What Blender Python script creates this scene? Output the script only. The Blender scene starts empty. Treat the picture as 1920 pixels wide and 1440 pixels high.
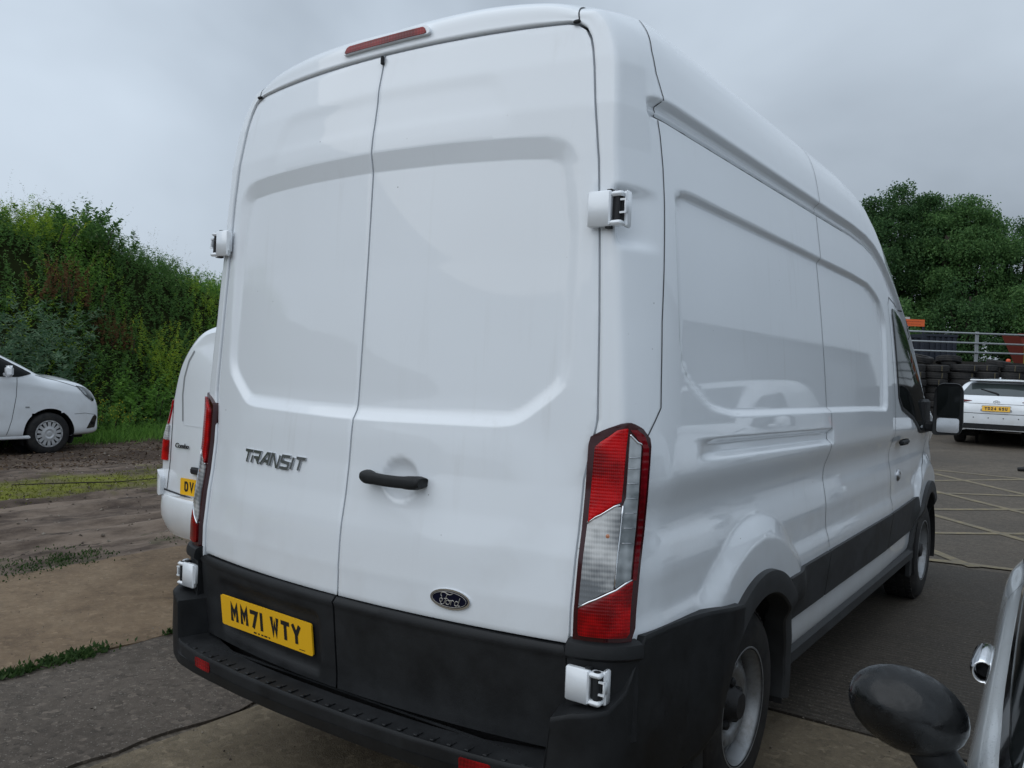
import bpy, bmesh, math, random
import numpy as np
from mathutils import Vector, Matrix
from mathutils.bvhtree import BVHTree
from mathutils.geometry import delaunay_2d_cdt

random.seed(7); rng = np.random.default_rng(11)
scene = bpy.context.scene
COL = scene.collection
R = math.radians

# ------------------------------------------------------------------ camera
CAM_LOC = Vector((1.98970637, -1.93973883, 1.54457239))
YAW, PITCH, ROLL, FPX = R(35.01238814), R(-0.90558203), R(2.07983753), 1583.1384838
def cam_axes():
    cy, sy, cp, sp = math.cos(YAW), math.sin(YAW), math.cos(PITCH), math.sin(PITCH)
    f = Vector((-sy*cp, cy*cp, sp)); r = Vector((cy, sy, 0)); u = r.cross(f)
    cr, sr = math.cos(ROLL), math.sin(ROLL)
    return cr*r+sr*u, -sr*r+cr*u, f
_r, _u, _f = cam_axes()
cam_data = bpy.data.cameras.new('camera')
cam = bpy.data.objects.new('camera', cam_data); COL.objects.link(cam)
cam.matrix_world = Matrix(((_r.x, _u.x, -_f.x, CAM_LOC.x), (_r.y, _u.y, -_f.y, CAM_LOC.y),
                           (_r.z, _u.z, -_f.z, CAM_LOC.z), (0, 0, 0, 1)))
cam_data.sensor_width = 36.0; cam_data.sensor_fit = 'HORIZONTAL'
cam_data.lens = FPX/1920*36.0
cam_data.clip_start = 0.05; cam_data.clip_end = 2000
scene.camera = cam

# ------------------------------------------------------------------ sky, sun, exposure
SUN_EL, SUN_AZ = R(50), R(200)          # azimuth from +Y clockwise: behind the camera
world = bpy.data.worlds.new('World'); scene.world = world; world.use_nodes = True
wn, wl = world.node_tree.nodes, world.node_tree.links
wn.clear()
w_out = wn.new('ShaderNodeOutputWorld'); w_bg = wn.new('ShaderNodeBackground')
w_sky = wn.new('ShaderNodeTexSky'); w_sky.sky_type = 'NISHITA'; w_sky.sun_disc = False
w_sky.sun_elevation = SUN_EL; w_sky.sun_rotation = SUN_AZ
w_tc = wn.new('ShaderNodeTexCoord')
w_sep = wn.new('ShaderNodeSeparateXYZ'); wl.new(w_tc.outputs['Generated'], w_sep.inputs[0])
# overcast luminance: brighter towards the zenith
w_grad = wn.new('ShaderNodeMapRange'); w_grad.inputs['From Min'].default_value = 0.0; w_grad.inputs['From Max'].default_value = 1.0
w_grad.inputs['To Min'].default_value = 5.2; w_grad.inputs['To Max'].default_value = 10.0
wl.new(w_sep.outputs['Z'], w_grad.inputs['Value'])
# cloud layer: direction divided by height so that the bands flatten towards the horizon
w_add = wn.new('ShaderNodeMath'); w_add.operation = 'ADD'; w_add.inputs[1].default_value = 0.6
w_abs = wn.new('ShaderNodeMath'); w_abs.operation = 'ABSOLUTE'
wl.new(w_sep.outputs['Z'], w_abs.inputs[0]); wl.new(w_abs.outputs[0], w_add.inputs[0])
w_div = wn.new('ShaderNodeVectorMath'); w_div.operation = 'DIVIDE'
w_cmb = wn.new('ShaderNodeCombineXYZ')
for k in range(3): wl.new(w_add.outputs[0], w_cmb.inputs[k])
wl.new(w_tc.outputs['Generated'], w_div.inputs[0]); wl.new(w_cmb.outputs[0], w_div.inputs[1])
w_n = wn.new('ShaderNodeTexNoise'); w_n.inputs['Scale'].default_value = 1.5; w_n.inputs['Detail'].default_value = 5
w_n.inputs['Roughness'].default_value = 0.48; w_n.inputs['Distortion'].default_value = 0.35
wl.new(w_div.outputs[0], w_n.inputs['Vector'])
w_mr = wn.new('ShaderNodeMapRange'); w_mr.inputs['From Min'].default_value = 0.3; w_mr.inputs['From Max'].default_value = 0.7
w_mr.inputs['To Min'].default_value = 0.66; w_mr.inputs['To Max'].default_value = 1.30
wl.new(w_n.outputs['Fac'], w_mr.inputs['Value'])
w_mul = wn.new('ShaderNodeMath'); w_mul.operation = 'MULTIPLY'
# sky tuned brighter behind-left and dimmer right, so the rear outshines the flank
w_dot = wn.new('ShaderNodeVectorMath'); w_dot.operation = 'DOT_PRODUCT'; w_dot.inputs[1].default_value = (-0.60, -0.80, 0.0)
wl.new(w_tc.outputs['Generated'], w_dot.inputs[0])
w_az = wn.new('ShaderNodeMapRange'); w_az.inputs['From Min'].default_value = -1; w_az.inputs['From Max'].default_value = 1
w_az.inputs['To Min'].default_value = 0.70; w_az.inputs['To Max'].default_value = 1.26
wl.new(w_dot.outputs['Value'], w_az.inputs['Value'])
w_m2 = wn.new('ShaderNodeMath'); w_m2.operation = 'MULTIPLY'; wl.new(w_mr.outputs[0], w_m2.inputs[0]); wl.new(w_az.outputs[0], w_m2.inputs[1])
wl.new(w_grad.outputs[0], w_mul.inputs[0]); wl.new(w_m2.outputs[0], w_mul.inputs[1])
w_ramp = wn.new('ShaderNodeMix'); w_ramp.data_type = 'RGBA'
w_ramp.inputs['A'].default_value = (0.76, 0.90, 1.07, 1); w_ramp.inputs['B'].default_value = (0.84, 0.95, 1.07, 1)
wl.new(w_n.outputs['Fac'], w_ramp.inputs['Factor'])
w_cc = wn.new('ShaderNodeVectorMath'); w_cc.operation = 'SCALE'
wl.new(w_ramp.outputs['Result'], w_cc.inputs[0]); wl.new(w_mul.outputs[0], w_cc.inputs['Scale'])
w_mix = wn.new('ShaderNodeMix'); w_mix.data_type = 'RGBA'; w_mix.inputs['Factor'].default_value = 0.96
wl.new(w_sky.outputs[0], w_mix.inputs['A']); wl.new(w_cc.outputs[0], w_mix.inputs['B'])
wl.new(w_mix.outputs['Result'], w_bg.inputs['Color']); w_bg.inputs['Strength'].default_value = 0.1
wl.new(w_bg.outputs[0], w_out.inputs['Surface'])

sun_d = bpy.data.lights.new('sun', 'SUN'); sun_d.energy = 0.9; sun_d.angle = R(80); sun_d.color = (1.0, 0.985, 0.96)
sun = bpy.data.objects.new('sun', sun_d); COL.objects.link(sun)
sd = Vector((math.sin(SUN_AZ)*math.cos(SUN_EL), math.cos(SUN_AZ)*math.cos(SUN_EL), math.sin(SUN_EL)))
sun.rotation_euler = sd.to_track_quat('Z', 'Y').to_euler()
scene.view_settings.view_transform = 'Standard'; scene.view_settings.look = 'None'
scene.view_settings.exposure = 0.0; scene.view_settings.gamma = 1.0
try: scene.view_settings.use_curve_mapping = False
except Exception: pass

# ------------------------------------------------------------------ object helpers
def tag(o, label=None, cat=None, group=None, kind=None):
    if label: o['label'] = label
    if cat: o['category'] = cat
    if group: o['group'] = group
    if kind: o['kind'] = kind
    return o
def empty(name, loc=(0, 0, 0), rz=0.0, label=None, cat=None, group=None):
    o = bpy.data.objects.new(name, None); COL.objects.link(o)
    o.empty_display_size = 0.3; o.location = loc; o.rotation_euler = (0, 0, rz)
    return tag(o, label, cat, group)
def mesh(name, V, F, mat=None, parent=None, smooth=True):
    me = bpy.data.meshes.new(name)
    V = np.asarray(V, dtype=float)
    me.from_pydata(V.tolist(), [], F if isinstance(F, list) else F.tolist()); me.update()
    if mat: me.materials.append(mat)
    if smooth: me.polygons.foreach_set('use_smooth', [True]*len(me.polygons))
    o = bpy.data.objects.new(name, me); COL.objects.link(o)
    if parent: o.parent = parent
    return o
def copy_tree(o, parent=None):
    c = o.copy(); COL.objects.link(c); c.parent = parent
    for ch in list(o.children): copy_tree(ch, c)
    return c
class MB:
    """collects shapes of one part"""
    def __init__(s): s.v = []; s.f = []
    def add(s, V, F):
        b = len(s.v); s.v += [tuple(p) for p in V]; s.f += [[i+b for i in f] for f in F]; return s
    def box(s, c, d, rz=0.0, bev=0.0, M=None):
        cx, cy, cz = c; hx, hy, hz = d[0]/2, d[1]/2, d[2]/2
        b = min(bev, hx*.9, hy*.9, hz*.9)
        V = []
        if b <= 0:
            for z in (-hz, hz):
                for x, y in ((-hx, -hy), (hx, -hy), (hx, hy), (-hx, hy)): V.append((x, y, z))
            F = [[3, 2, 1, 0], [4, 5, 6, 7]]+[[i, (i+1) % 4, (i+1) % 4+4, i+4] for i in range(4)]
        else:
            def ring(ex, ey, ez):
                ix, iy = ex-b, ey-b
                return [(-ix, -ey, ez), (ix, -ey, ez), (ex, -iy, ez), (ex, iy, ez), (ix, ey, ez), (-ix, ey, ez), (-ex, iy, ez), (-ex, -iy, ez)]
            rings = [ring(hx-b*.8, hy-b*.8, -hz), ring(hx, hy, -hz+b), ring(hx, hy, hz-b), ring(hx-b*.8, hy-b*.8, hz)]
            F = [list(range(7, -1, -1)), list(range(24, 32))]
            for r in rings: V += r
            for k in range(3):
                for i in range(8): F.append([k*8+i, k*8+(i+1) % 8, (k+1)*8+(i+1) % 8, (k+1)*8+i])
        cs, sn = math.cos(rz), math.sin(rz)
        if M is not None: V = [tuple(M @ Vector(p)) for p in V]; return s.add([(x+cx, y+cy, z+cz) for x, y, z in V], F)
        return s.add([(cx+x*cs-y*sn, cy+x*sn+y*cs, cz+z) for x, y, z in V], F)
    def tube(s, pts, rad, n=8, cap=True, flat=None):
        pts = [Vector(p) for p in pts]
        rad = rad if hasattr(rad, '__len__') else [rad]*len(pts)
        b = len(s.v); up = None
        for i, p in enumerate(pts):
            t = (pts[min(i+1, len(pts)-1)]-pts[max(i-1, 0)])
            if t.length < 1e-9: t = Vector((0, 0, 1))
            t.normalize()
            if up is None:
                up = Vector((0, 0, 1)) if abs(t.z) < .9 else Vector((1, 0, 0))
            a = t.cross(up); a.normalize(); c = a.cross(t); up = c
            for k in range(n):
                an = 2*math.pi*k/n
                s.v.append(tuple(p+(a*math.cos(an)+c*math.sin(an)*(flat or 1))*rad[i]))
        for i in range(len(pts)-1):
            for k in range(n):
                s.f.append([b+i*n+k, b+i*n+(k+1) % n, b+(i+1)*n+(k+1) % n, b+(i+1)*n+k])
        if cap:
            s.f.append([b+k for k in range(n-1, -1, -1)]); e = b+(len(pts)-1)*n; s.f.append([e+k for k in range(n)])
        return s
    def lathe_x(s, prof, n=48, c=(0, 0, 0), close=False):
        """profile of (x, r) turned about the X axis"""
        b = len(s.v); m = len(prof)
        for k in range(n):
            a = 2*math.pi*k/n
            for x, r in prof: s.v.append((c[0]+x, c[1]+r*math.cos(a), c[2]+r*math.sin(a)))
        for k in range(n):
            for i in range(m-1 if not close else m):
                i2 = (i+1) % m
                s.f.append([b+k*m+i, b+((k+1) % n)*m+i, b+((k+1) % n)*m+i2, b+k*m+i2])
        return s
    def build(s, name, mat, parent=None, smooth=False):
        o = mesh(name, s.v, s.f, mat, parent, smooth); return o
def smooth_angle(o, deg=35):
    """smooth shading with sharp edges above an angle"""
    me = o.data
    me.polygons.foreach_set('use_smooth', [True]*len(me.polygons))
    bm = bmesh.new(); bm.from_mesh(me); lim = R(deg)
    for e in bm.edges:
        if len(e.link_faces) == 2:
            if e.calc_face_angle(0) > lim: e.smooth = False
    bm.to_mesh(me); bm.free(); return o
def sstep(a, b, x):
    t = np.clip((x-a)/(b-a), 0, 1); return t*t*(3-2*t)
def sdf_poly(P, X, Y):
    """signed distance (negative inside) of arrays X, Y to polygon P"""
    P = np.asarray(P, float); n = len(P)
    d = np.full(X.shape, 1e9); sgn = np.ones(X.shape)
    for i in range(n):
        a = P[i]; b = P[i-1]; e = b-a
        wx, wy = X-a[0], Y-a[1]
        t = np.clip((wx*e[0]+wy*e[1])/(e@e), 0, 1)
        d = np.minimum(d, (wx-e[0]*t)**2+(wy-e[1]*t)**2)
        c1 = Y >= a[1]; c2 = Y < b[1]; c3 = e[0]*wy > e[1]*wx
        al = (c1 & c2 & c3) | (~c1 & ~c2 & ~c3)
        sgn = np.where(al, -sgn, sgn)
    return sgn*np.sqrt(d)
def rounded(poly, r, n=5):
    """round the corners of a 2D polygon"""
    out = []; P = [Vector(p) for p in poly]; m = len(P)
    for i in range(m):
        a, b, c = P[i-1], P[i], P[(i+1) % m]
        rr = r[i] if hasattr(r, '__len__') else r
        d1 = min(rr, (a-b).length*.45); d2 = min(rr, (c-b).length*.45)
        p0 = b+(a-b).normalized()*d1; p2 = b+(c-b).normalized()*d2
        if rr <= 1e-6: out.append(tuple(b)); continue
        for k in range(n+1):
            t = k/n; q = p0*(1-t)**2+b*(2*t*(1-t))+p2*t*t; out.append((q.x, q.y))
    return out
def tri2d(poly, res, extra=None):
    """constrained triangulation of a polygon with interior grid points; first len(out) verts are the outline"""
    out = []
    m = len(poly)
    for i in range(m):
        a, b = Vector(poly[i]), Vector(poly[(i+1) % m]); k = max(1, int((b-a).length/(res*1.2)))
        for j in range(k): out.append(tuple(a+(b-a)*(j/k)))
    A = np.array(out); lo, hi = A.min(0), A.max(0)
    gx, gy = np.meshgrid(np.arange(lo[0]+res/2, hi[0], res), np.arange(lo[1]+res/2, hi[1], res))
    sd = sdf_poly(out, gx, gy); k = sd < -res*.45
    gp = np.stack([gx[k], gy[k]], 1)
    if extra is not None:
        extra = np.asarray(extra, float); extra = extra[sdf_poly(out, extra[:, 0], extra[:, 1]) < -res*.25]
        cell = {}
        for a, b in extra: cell.setdefault((int(a//res), int(b//res)), []).append((a, b))
        keep = [not any((a-c)**2+(b-d)**2 < (res*.42)**2 for i in (-1, 0, 1) for j in (-1, 0, 1) for c, d in cell.get((int(a//res)+i, int(b//res)+j), ())) for a, b in gp]
        gp = np.vstack([gp[keep], extra])
    pts = [Vector(p) for p in out]+[Vector((float(a), float(b))) for a, b in gp]
    n = len(out)
    v, e, f, ov, oe, of = delaunay_2d_cdt(pts, [], [list(range(n))], 1, 1e-6)
    return [(p.x, p.y) for p in v], [list(q) for q in f], n
AX = {'x+': (Vector((-1, 0, 0)), lambda a, b: Vector((9, a, b))), 'x-': (Vector((1, 0, 0)), lambda a, b: Vector((-9, a, b))),
      'y-': (Vector((0, 1, 0)), lambda a, b: Vector((a, -9, b))), 'y+': (Vector((0, -1, 0)), lambda a, b: Vector((a, 9, b))),
      'z+': (Vector((0, 0, -1)), lambda a, b: Vector((a, b, 9)))}
def project(bvh, axis, a, b):
    d, o = AX[axis]; p, n, i, dist = bvh.ray_cast(o(a, b), d)
    if p is None:
        q, n, i, dist = bvh.find_nearest(o(a, b)-(-d)*8.0 if False else o(a, b)+d*8.0)
        p = q; n = -d
        if axis[0] == 'x': p = Vector((q.x, a, b))
        elif axis[0] == 'y': p = Vector((a, q.y, b))
        else: p = Vector((a, b, q.z))
    return p, n
def boundary_loop(F, nv):
    cnt = {}
    for f in F:
        for i in range(len(f)):
            a, b = f[i], f[(i+1) % len(f)]; cnt[(a, b)] = 1
    return [(a, b) for (a, b) in cnt if (b, a) not in cnt]
def patch(name, bvh, poly, axis, off, mat, parent, res=0.05, under=0.004, lip=0.0, smooth=True):
    """a thin solid plate that follows a surface: outline poly projected along axis, outer face off proud"""
    v, F, n = tri2d(poly, res)
    out = -AX[axis][0]
    top = []; bot = []
    for a, b in v:
        p, nn = project(bvh, axis, a, b)
        if nn.dot(out) < 0: nn = -nn
        nn = (nn+out*0.15).normalized()
        top.append(tuple(p+nn*off)); bot.append(tuple(p-nn*under))
    V = list(top); Fo = []
    # orientation
    s = 0
    for f in F[:1]:
        A, B, Cc = (Vector(top[i]) for i in f[:3]); s = (B-A).cross(Cc-A).dot(out)
    if s < 0: F = [f[::-1] for f in F]
    Fo += F
    edges = boundary_loop(F, len(v)); idx = {}
    for a, b in edges:
        for k in (a, b):
            if k not in idx: idx[k] = (len(V), len(V)+1); V.append(top[k]); V.append(bot[k])
    for a, b in edges: Fo.append([idx[b][0], idx[a][0], idx[a][1], idx[b][1]])
    return mesh(name, V, Fo, mat, parent, smooth)
def ribbon(name, bvh, pts, axis, w, off, mat, parent, step=0.04):
    """a shut-line: narrow strip along a polyline, laid on a surface"""
    P = []
    for i in range(len(pts)-1):
        a, b = Vector(pts[i]), Vector(pts[i+1]); k = max(1, int((b-a).length/step))
        for j in range(k): P.append(a+(b-a)*(j/k))
    P.append(Vector(pts[-1])); out = -AX[axis][0]; V = []; F = []
    for i, p in enumerate(P):
        t = (P[min(i+1, len(P)-1)]-P[max(i-1, 0)]).normalized(); nn = Vector((-t.y, t.x))
        for s in (-1, 1):
            q = p+nn*(w/2*s); h, hn = project(bvh, axis, q.x, q.y); hn = -hn if hn.dot(out) < 0 else hn; V.append(tuple(h+(hn+out*0.15).normalized()*off))
    for i in range(len(P)-1): F.append([2*i, 2*i+1, 2*i+3, 2*i+2])
    return mesh(name, V, F, mat, parent, True)
def text_mesh(body, size, offset=0.0, extrude=0.0, shear=0.0, sx=1.0, spacing=1.0):
    cu = bpy.data.curves.new('lettering', 'FONT'); cu.body = body; cu.size = size; cu.offset = offset
    cu.extrude = extrude; cu.shear = shear; cu.align_x = 'CENTER'; cu.align_y = 'CENTER'; cu.space_character = spacing
    cu.resolution_u = 3
    o = bpy.data.objects.new('lettering', cu); COL.objects.link(o)
    bpy.context.view_layer.update()
    me = bpy.data.meshes.new_from_object(o.evaluated_get(bpy.context.evaluated_depsgraph_get()))
    bpy.data.objects.remove(o); bpy.data.curves.remove(cu)
    V = np.array([v.co[:] for v in me.vertices]); F = [list(p.vertices) for p in me.polygons]
    bpy.data.meshes.remove(me)
    V[:, 0] *= sx
    lo, hi = V.min(0), V.max(0); V[:, :2] -= (lo[:2]+hi[:2])/2
    return V, F
def place_text(name, body, origin, ex, ey, mat, parent, h, w=None, depth=0.001, **kw):
    """lettering fitted to height h (and width w) on the plane spanned by ex, ey"""
    V, F = text_mesh(body, 1.0, extrude=0.02, **kw)
    sz = V.max(0)-V.min(0); s = h/sz[1]; sxx = (w/sz[0]) if w else s
    ex = Vector(ex).normalized(); ey = Vector(ey).normalized(); ez = ex.cross(ey); o = Vector(origin)
    P = [tuple(o+ex*(p[0]*sxx)+ey*(p[1]*s)+ez*(depth if p[2] > 0 else 0)) for p in V]
    return mesh(name, P, F, mat, parent, False)
# ------------------------------------------------------------------ materials
def principled(name, col, rough=0.5, metal=0.0, coat=0.0, spec=0.5, **kw):
    m = bpy.data.materials.new(name); m.use_nodes = True
    b = m.node_tree.nodes['Principled BSDF']
    b.inputs['Base Color'].default_value = (*col, 1); b.inputs['Roughness'].default_value = rough
    b.inputs['Metallic'].default_value = metal; b.inputs['Coat Weight'].default_value = coat
    b.inputs['Coat Roughness'].default_value = 0.03; b.inputs['Specular IOR Level'].default_value = spec
    for k, v in kw.items(): b.inputs[k.replace('_', ' ')].default_value = v
    return m
def nodes(m): return m.node_tree.nodes, m.node_tree.links, m.node_tree.nodes['Principled BSDF']
def coords(m, kind='Object', scale=(1, 1, 1)):
    N, L, b = nodes(m); tc = N.new('ShaderNodeTexCoord'); mp = N.new('ShaderNodeMapping'); mp.inputs['Scale'].default_value = scale
    L.new(tc.outputs[kind], mp.inputs['Vector']); return mp.outputs[0]
def noise(m, vec, scale, detail=4, rough=0.55, dist=0.0):
    N, L, b = nodes(m); n = N.new('ShaderNodeTexNoise'); n.inputs['Scale'].default_value = scale; n.inputs['Detail'].default_value = detail
    n.inputs['Roughness'].default_value = rough; n.inputs['Distortion'].default_value = dist
    L.new(vec, n.inputs['Vector']); return n.outputs['Fac']
def ramp(m, fac, stops):
    N, L, b = nodes(m); r = N.new('ShaderNodeValToRGB'); L.new(fac, r.inputs[0]); cr = r.color_ramp
    while len(cr.elements) < len(stops): cr.elements.new(0.5)
    for e, (p, c) in zip(cr.elements, stops):
        e.position = p; e.color = (*c, 1) if len(c) == 3 else c
    return r.outputs[0]
def mixc(m, fac, a, b_, mode='MIX'):
    N, L, b = nodes(m); x = N.new('ShaderNodeMix'); x.data_type = 'RGBA'; x.blend_type = mode
    for s, v in (('Factor', fac), ('A', a), ('B', b_)):
        if hasattr(v, 'links') or hasattr(v, 'is_linked'): L.new(v, x.inputs[s])
        elif isinstance(v, (int, float)): x.inputs[s].default_value = v
        else: x.inputs[s].default_value = (*v, 1)
    return x.outputs['Result']
def mapr(m, v, a, b_, c, d):
    N, L, b = nodes(m); x = N.new('ShaderNodeMapRange')
    x.inputs[1].default_value = a; x.inputs[2].default_value = b_; x.inputs[3].default_value = c; x.inputs[4].default_value = d
    L.new(v, x.inputs[0]); return x.outputs[0]
def math_(m, op, a, b_):
    N, L, b = nodes(m); x = N.new('ShaderNodeMath'); x.operation = op
    for i, v in enumerate((a, b_)):
        if isinstance(v, (int, float)): x.inputs[i].default_value = v
        else: L.new(v, x.inputs[i])
    return x.outputs[0]
def bump(m, h, strength=0.3, dist=0.01):
    N, L, b = nodes(m); x = N.new('ShaderNodeBump'); x.inputs['Strength'].default_value = strength; x.inputs['Distance'].default_value = dist
    L.new(h, x.inputs['Height']); L.new(x.outputs[0], b.inputs['Normal']); return x
def setin(m, name, v):
    N, L, b = nodes(m); L.new(v, b.inputs[name])
M = {}
def white_paint(name, col=(0.77, 0.805, 0.84), wet=False):
    m = principled(name, col, 0.38, coat=1.0)
    v = coords(m)
    g = noise(m, v, 2.2, 5, 0.6)
    c = mixc(m, mapr(m, g, 0.35, 0.75, 0, 0.05), col, (0.50, 0.49, 0.46))
    # road film towards the bottom of the body, with its own ragged shape
    N, L, b = nodes(m); sp = N.new('ShaderNodeSeparateXYZ'); L.new(v, sp.inputs[0])
    low = mapr(m, math_(m, 'ADD', sp.outputs['Z'], mapr(m, noise(m, v, 6, 4), 0.3, 0.7, -0.25, 0.25)), 0.35, 0.95, 0.28, 0.0)
    c = mixc(m, low, c, (0.50, 0.48, 0.45))
    # faint run marks and fly specks
    vs = coords(m, 'Object', (26, 26, 1.1)); run = math_(m, 'MULTIPLY', mapr(m, noise(m, vs, 1.0, 3, 0.6), 0.56, 0.75, 0, 1), mapr(m, noise(m, v, 1.7, 3), 0.45, 0.65, 0, 0.16))
    c = mixc(m, run, c, (0.40, 0.38, 0.34))
    vo = N.new('ShaderNodeTexVoronoi'); vo.inputs['Scale'].default_value = 16; L.new(v, vo.inputs['Vector'])
    c = mixc(m, math_(m, 'MULTIPLY', mapr(m, vo.outputs['Distance'], 0.02, 0.05, 0.8, 0), mapr(m, noise(m, v, 5, 2), 0.56, 0.62, 0, 1)), c, (0.10, 0.095, 0.085))
    setin(m, 'Base Color', c)
    setin(m, 'Coat Roughness', mapr(m, noise(m, v, 9, 5), 0.3, 0.75, 0.01, 0.07))
    w = noise(m, v, 1.6, 1, 0.4)
    bump(m, w, 0.07, 0.005)
    if wet:
        vo = N.new('ShaderNodeTexVoronoi'); vo.inputs['Scale'].default_value = 130; L.new(v, vo.inputs['Vector'])
        d = mapr(m, vo.outputs['Distance'], 0.12, 0.42, 1.0, 0.0)
        bump(m, math_(m, 'MULTIPLY', d, mapr(m, noise(m, v, 40, 2), 0.45, 0.6, 0, 1)), 0.8, 0.002)
    return m
M['white'] = white_paint('white_paint')
M['white2'] = white_paint('white_paint_parked_van', (0.78, 0.815, 0.85))
M['whitewet'] = white_paint('white_paint_with_rain', (0.72, 0.76, 0.78), wet=True)
def plastic(name, col, rough, bs=0.25):
    m = principled(name, col, rough, spec=0.28); v = coords(m)
    n1 = noise(m, v, 420, 2); n2 = noise(m, v, 5, 5, 0.65)
    bump(m, n1, bs, 0.0012)
    setin(m, 'Base Color', mixc(m, mapr(m, n2, 0.35, 0.75, 0, 1), col, tuple(min(1, c*1.9+0.006) for c in col)))
    setin(m, 'Roughness', mapr(m, n2, 0.3, 0.7, rough-0.08, rough+0.12))
    return m
M['black'] = plastic('black_plastic', (0.0085, 0.0092, 0.0102), 0.55)
M['blackdeep'] = principled('black_gap', (0.004, 0.004, 0.0045), 0.8)
M['seam'] = principled('dark_seam', (0.03, 0.033, 0.037), 0.7)
M['trim'] = plastic('grey_black_moulding', (0.022, 0.023, 0.024), 0.55)
M['gloss_black'] = principled('gloss_black', (0.006, 0.006, 0.007), 0.12, coat=1.0)
def rubber():
    m = principled('tyre_rubber', (0.013, 0.013, 0.014), 0.75, spec=0.35); v = coords(m)
    setin(m, 'Base Color', mixc(m, mapr(m, noise(m, v, 7, 5, 0.7), 0.4, 0.75, 0, 1), (0.011, 0.011, 0.012), (0.040, 0.036, 0.032)))
    bump(m, noise(m, v, 90, 3), 0.25, 0.002); return m
M['rubber'] = rubber()
def mcap():
    m = principled('black_mirror_cap', (0.006, 0.0065, 0.007), 0.2, coat=0.15, spec=0.3); v = coords(m)
    setin(m, 'Roughness', mapr(m, noise(m, v, 22, 5, 0.7), 0.40, 0.60, 0.12, 0.55)); bump(m, noise(m, v, 120, 3), 0.25, 0.002); return m
M['mirror_cap'] = mcap()
M['glass'] = principled('dark_window_glass', (0.008, 0.010, 0.010), 0.05, spec=0.16)
M['glass_tint'] = principled('tinted_glass', (0.03, 0.04, 0.04), 0.03, coat=1.0)
M['chrome'] = principled('chrome', (0.75, 0.76, 0.78), 0.10, metal=1.0)
M['chrome_dull'] = principled('satin_chrome', (0.50, 0.51, 0.53), 0.28, metal=1.0)
def silver():
    m = principled('silver_steel_wheel', (0.26, 0.27, 0.28), 0.42, metal=0.55); v = coords(m)
    setin(m, 'Base Color', mixc(m, mapr(m, noise(m, v, 12, 5, 0.7), 0.45, 0.75, 0, 0.8), (0.29, 0.30, 0.31), (0.10, 0.085, 0.07))); return m
M['silver'] = silver()
M['hubcap'] = principled('silver_hub_cap', (0.55, 0.56, 0.57), 0.35, metal=0.35)
M['hub'] = principled('hub_black', (0.012, 0.012, 0.013), 0.6)
def lens(name, col, col2, sx, sz, rough=0.12):
    """moulded lamp plastic: small prisms in rows, with darker and brighter zones painted in for a lit look"""
    m = principled(name, col, rough, coat=0.12, spec=0.25); v = coords(m)
    N, L, b = nodes(m)
    sp = N.new('ShaderNodeSeparateXYZ'); L.new(v, sp.inputs[0])
    a = N.new('ShaderNodeMath'); a.operation = 'SINE'; L.new(math_(m, 'MULTIPLY', math_(m, 'ADD', sp.outputs['X'], sp.outputs['Y']), sx), a.inputs[0])
    c = N.new('ShaderNodeMath'); c.operation = 'SINE'; L.new(math_(m, 'MULTIPLY', sp.outputs['Z'], sz), c.inputs[0])
    h = math_(m, 'ADD', a.outputs[0], c.outputs[0])
    bump(m, h, 0.16, 0.0015)
    f = noise(m, v, 9, 3, 0.5)
    k = mapr(m, math_(m, 'ADD', mapr(m, f, 0.35, 0.65, 0, 1), math_(m, 'MULTIPLY', h, 0.10)), 0.1, 0.9, 0, 1)
    setin(m, 'Base Color', mixc(m, k, col2, col)); return m  # brighter zones in the colour suggest lit reflectors behind the lens
M['red'] = lens('red_lens', (0.56, 0.003, 0.005), (0.15, 0.001, 0.002), 900, 700)
M['reddark'] = lens('dark_red_lens', (0.16, 0.004, 0.008), (0.07, 0.002, 0.004), 300, 300)
M['clear'] = lens('clear_lens', (0.62, 0.62, 0.61), (0.16, 0.17, 0.18), 1100, 420, 0.06)
M['clear_bar'] = lens('clear_lens_bar', (0.40, 0.43, 0.45), (0.16, 0.18, 0.19), 150, 190, 0.06)
M['lamp_body'] = principled('dark_red_lamp_body', (0.035, 0.0015, 0.003), 0.15, coat=0.3)
M['amber'] = principled('amber_bulb', (0.42, 0.16, 0.07), 0.3, coat=1.0)
M['refl'] = lens('red_reflector', (0.30, 0.006, 0.008), (0.12, 0.003, 0.004), 500, 500)
M['plate_y'] = principled('yellow_plate', (0.86, 0.47, 0.008), 0.4, coat=0.4)
M['ink'] = principled('plate_black', (0.012, 0.012, 0.012), 0.45)
M['navy'] = principled('badge_blue', (0.003, 0.004, 0.016), 0.35, spec=0.2)
M['badge_line'] = principled('badge_silver', (0.46, 0.44, 0.40), 0.35, metal=0.6)
M['galv'] = principled('galvanised_steel', (0.34, 0.36, 0.37), 0.5, metal=0.5)
M['orange'] = principled('orange_board', (0.72, 0.13, 0.03), 0.55)
M['cone'] = principled('orange_plastic', (0.70, 0.10, 0.035), 0.5)
M['bluebox'] = principled('dark_blue_steel', (0.015, 0.02, 0.032), 0.6)
M['rustred'] = principled('red_steel', (0.20, 0.03, 0.016), 0.6)
M['hiviz'] = principled('yellow_green_post', (0.45, 0.55, 0.06), 0.5)
M['cream'] = principled('cream_container', (0.52, 0.50, 0.45), 0.6)
M['dirtywall'] = principled('dark_earth_wall', (0.03, 0.026, 0.022), 0.9)
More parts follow.
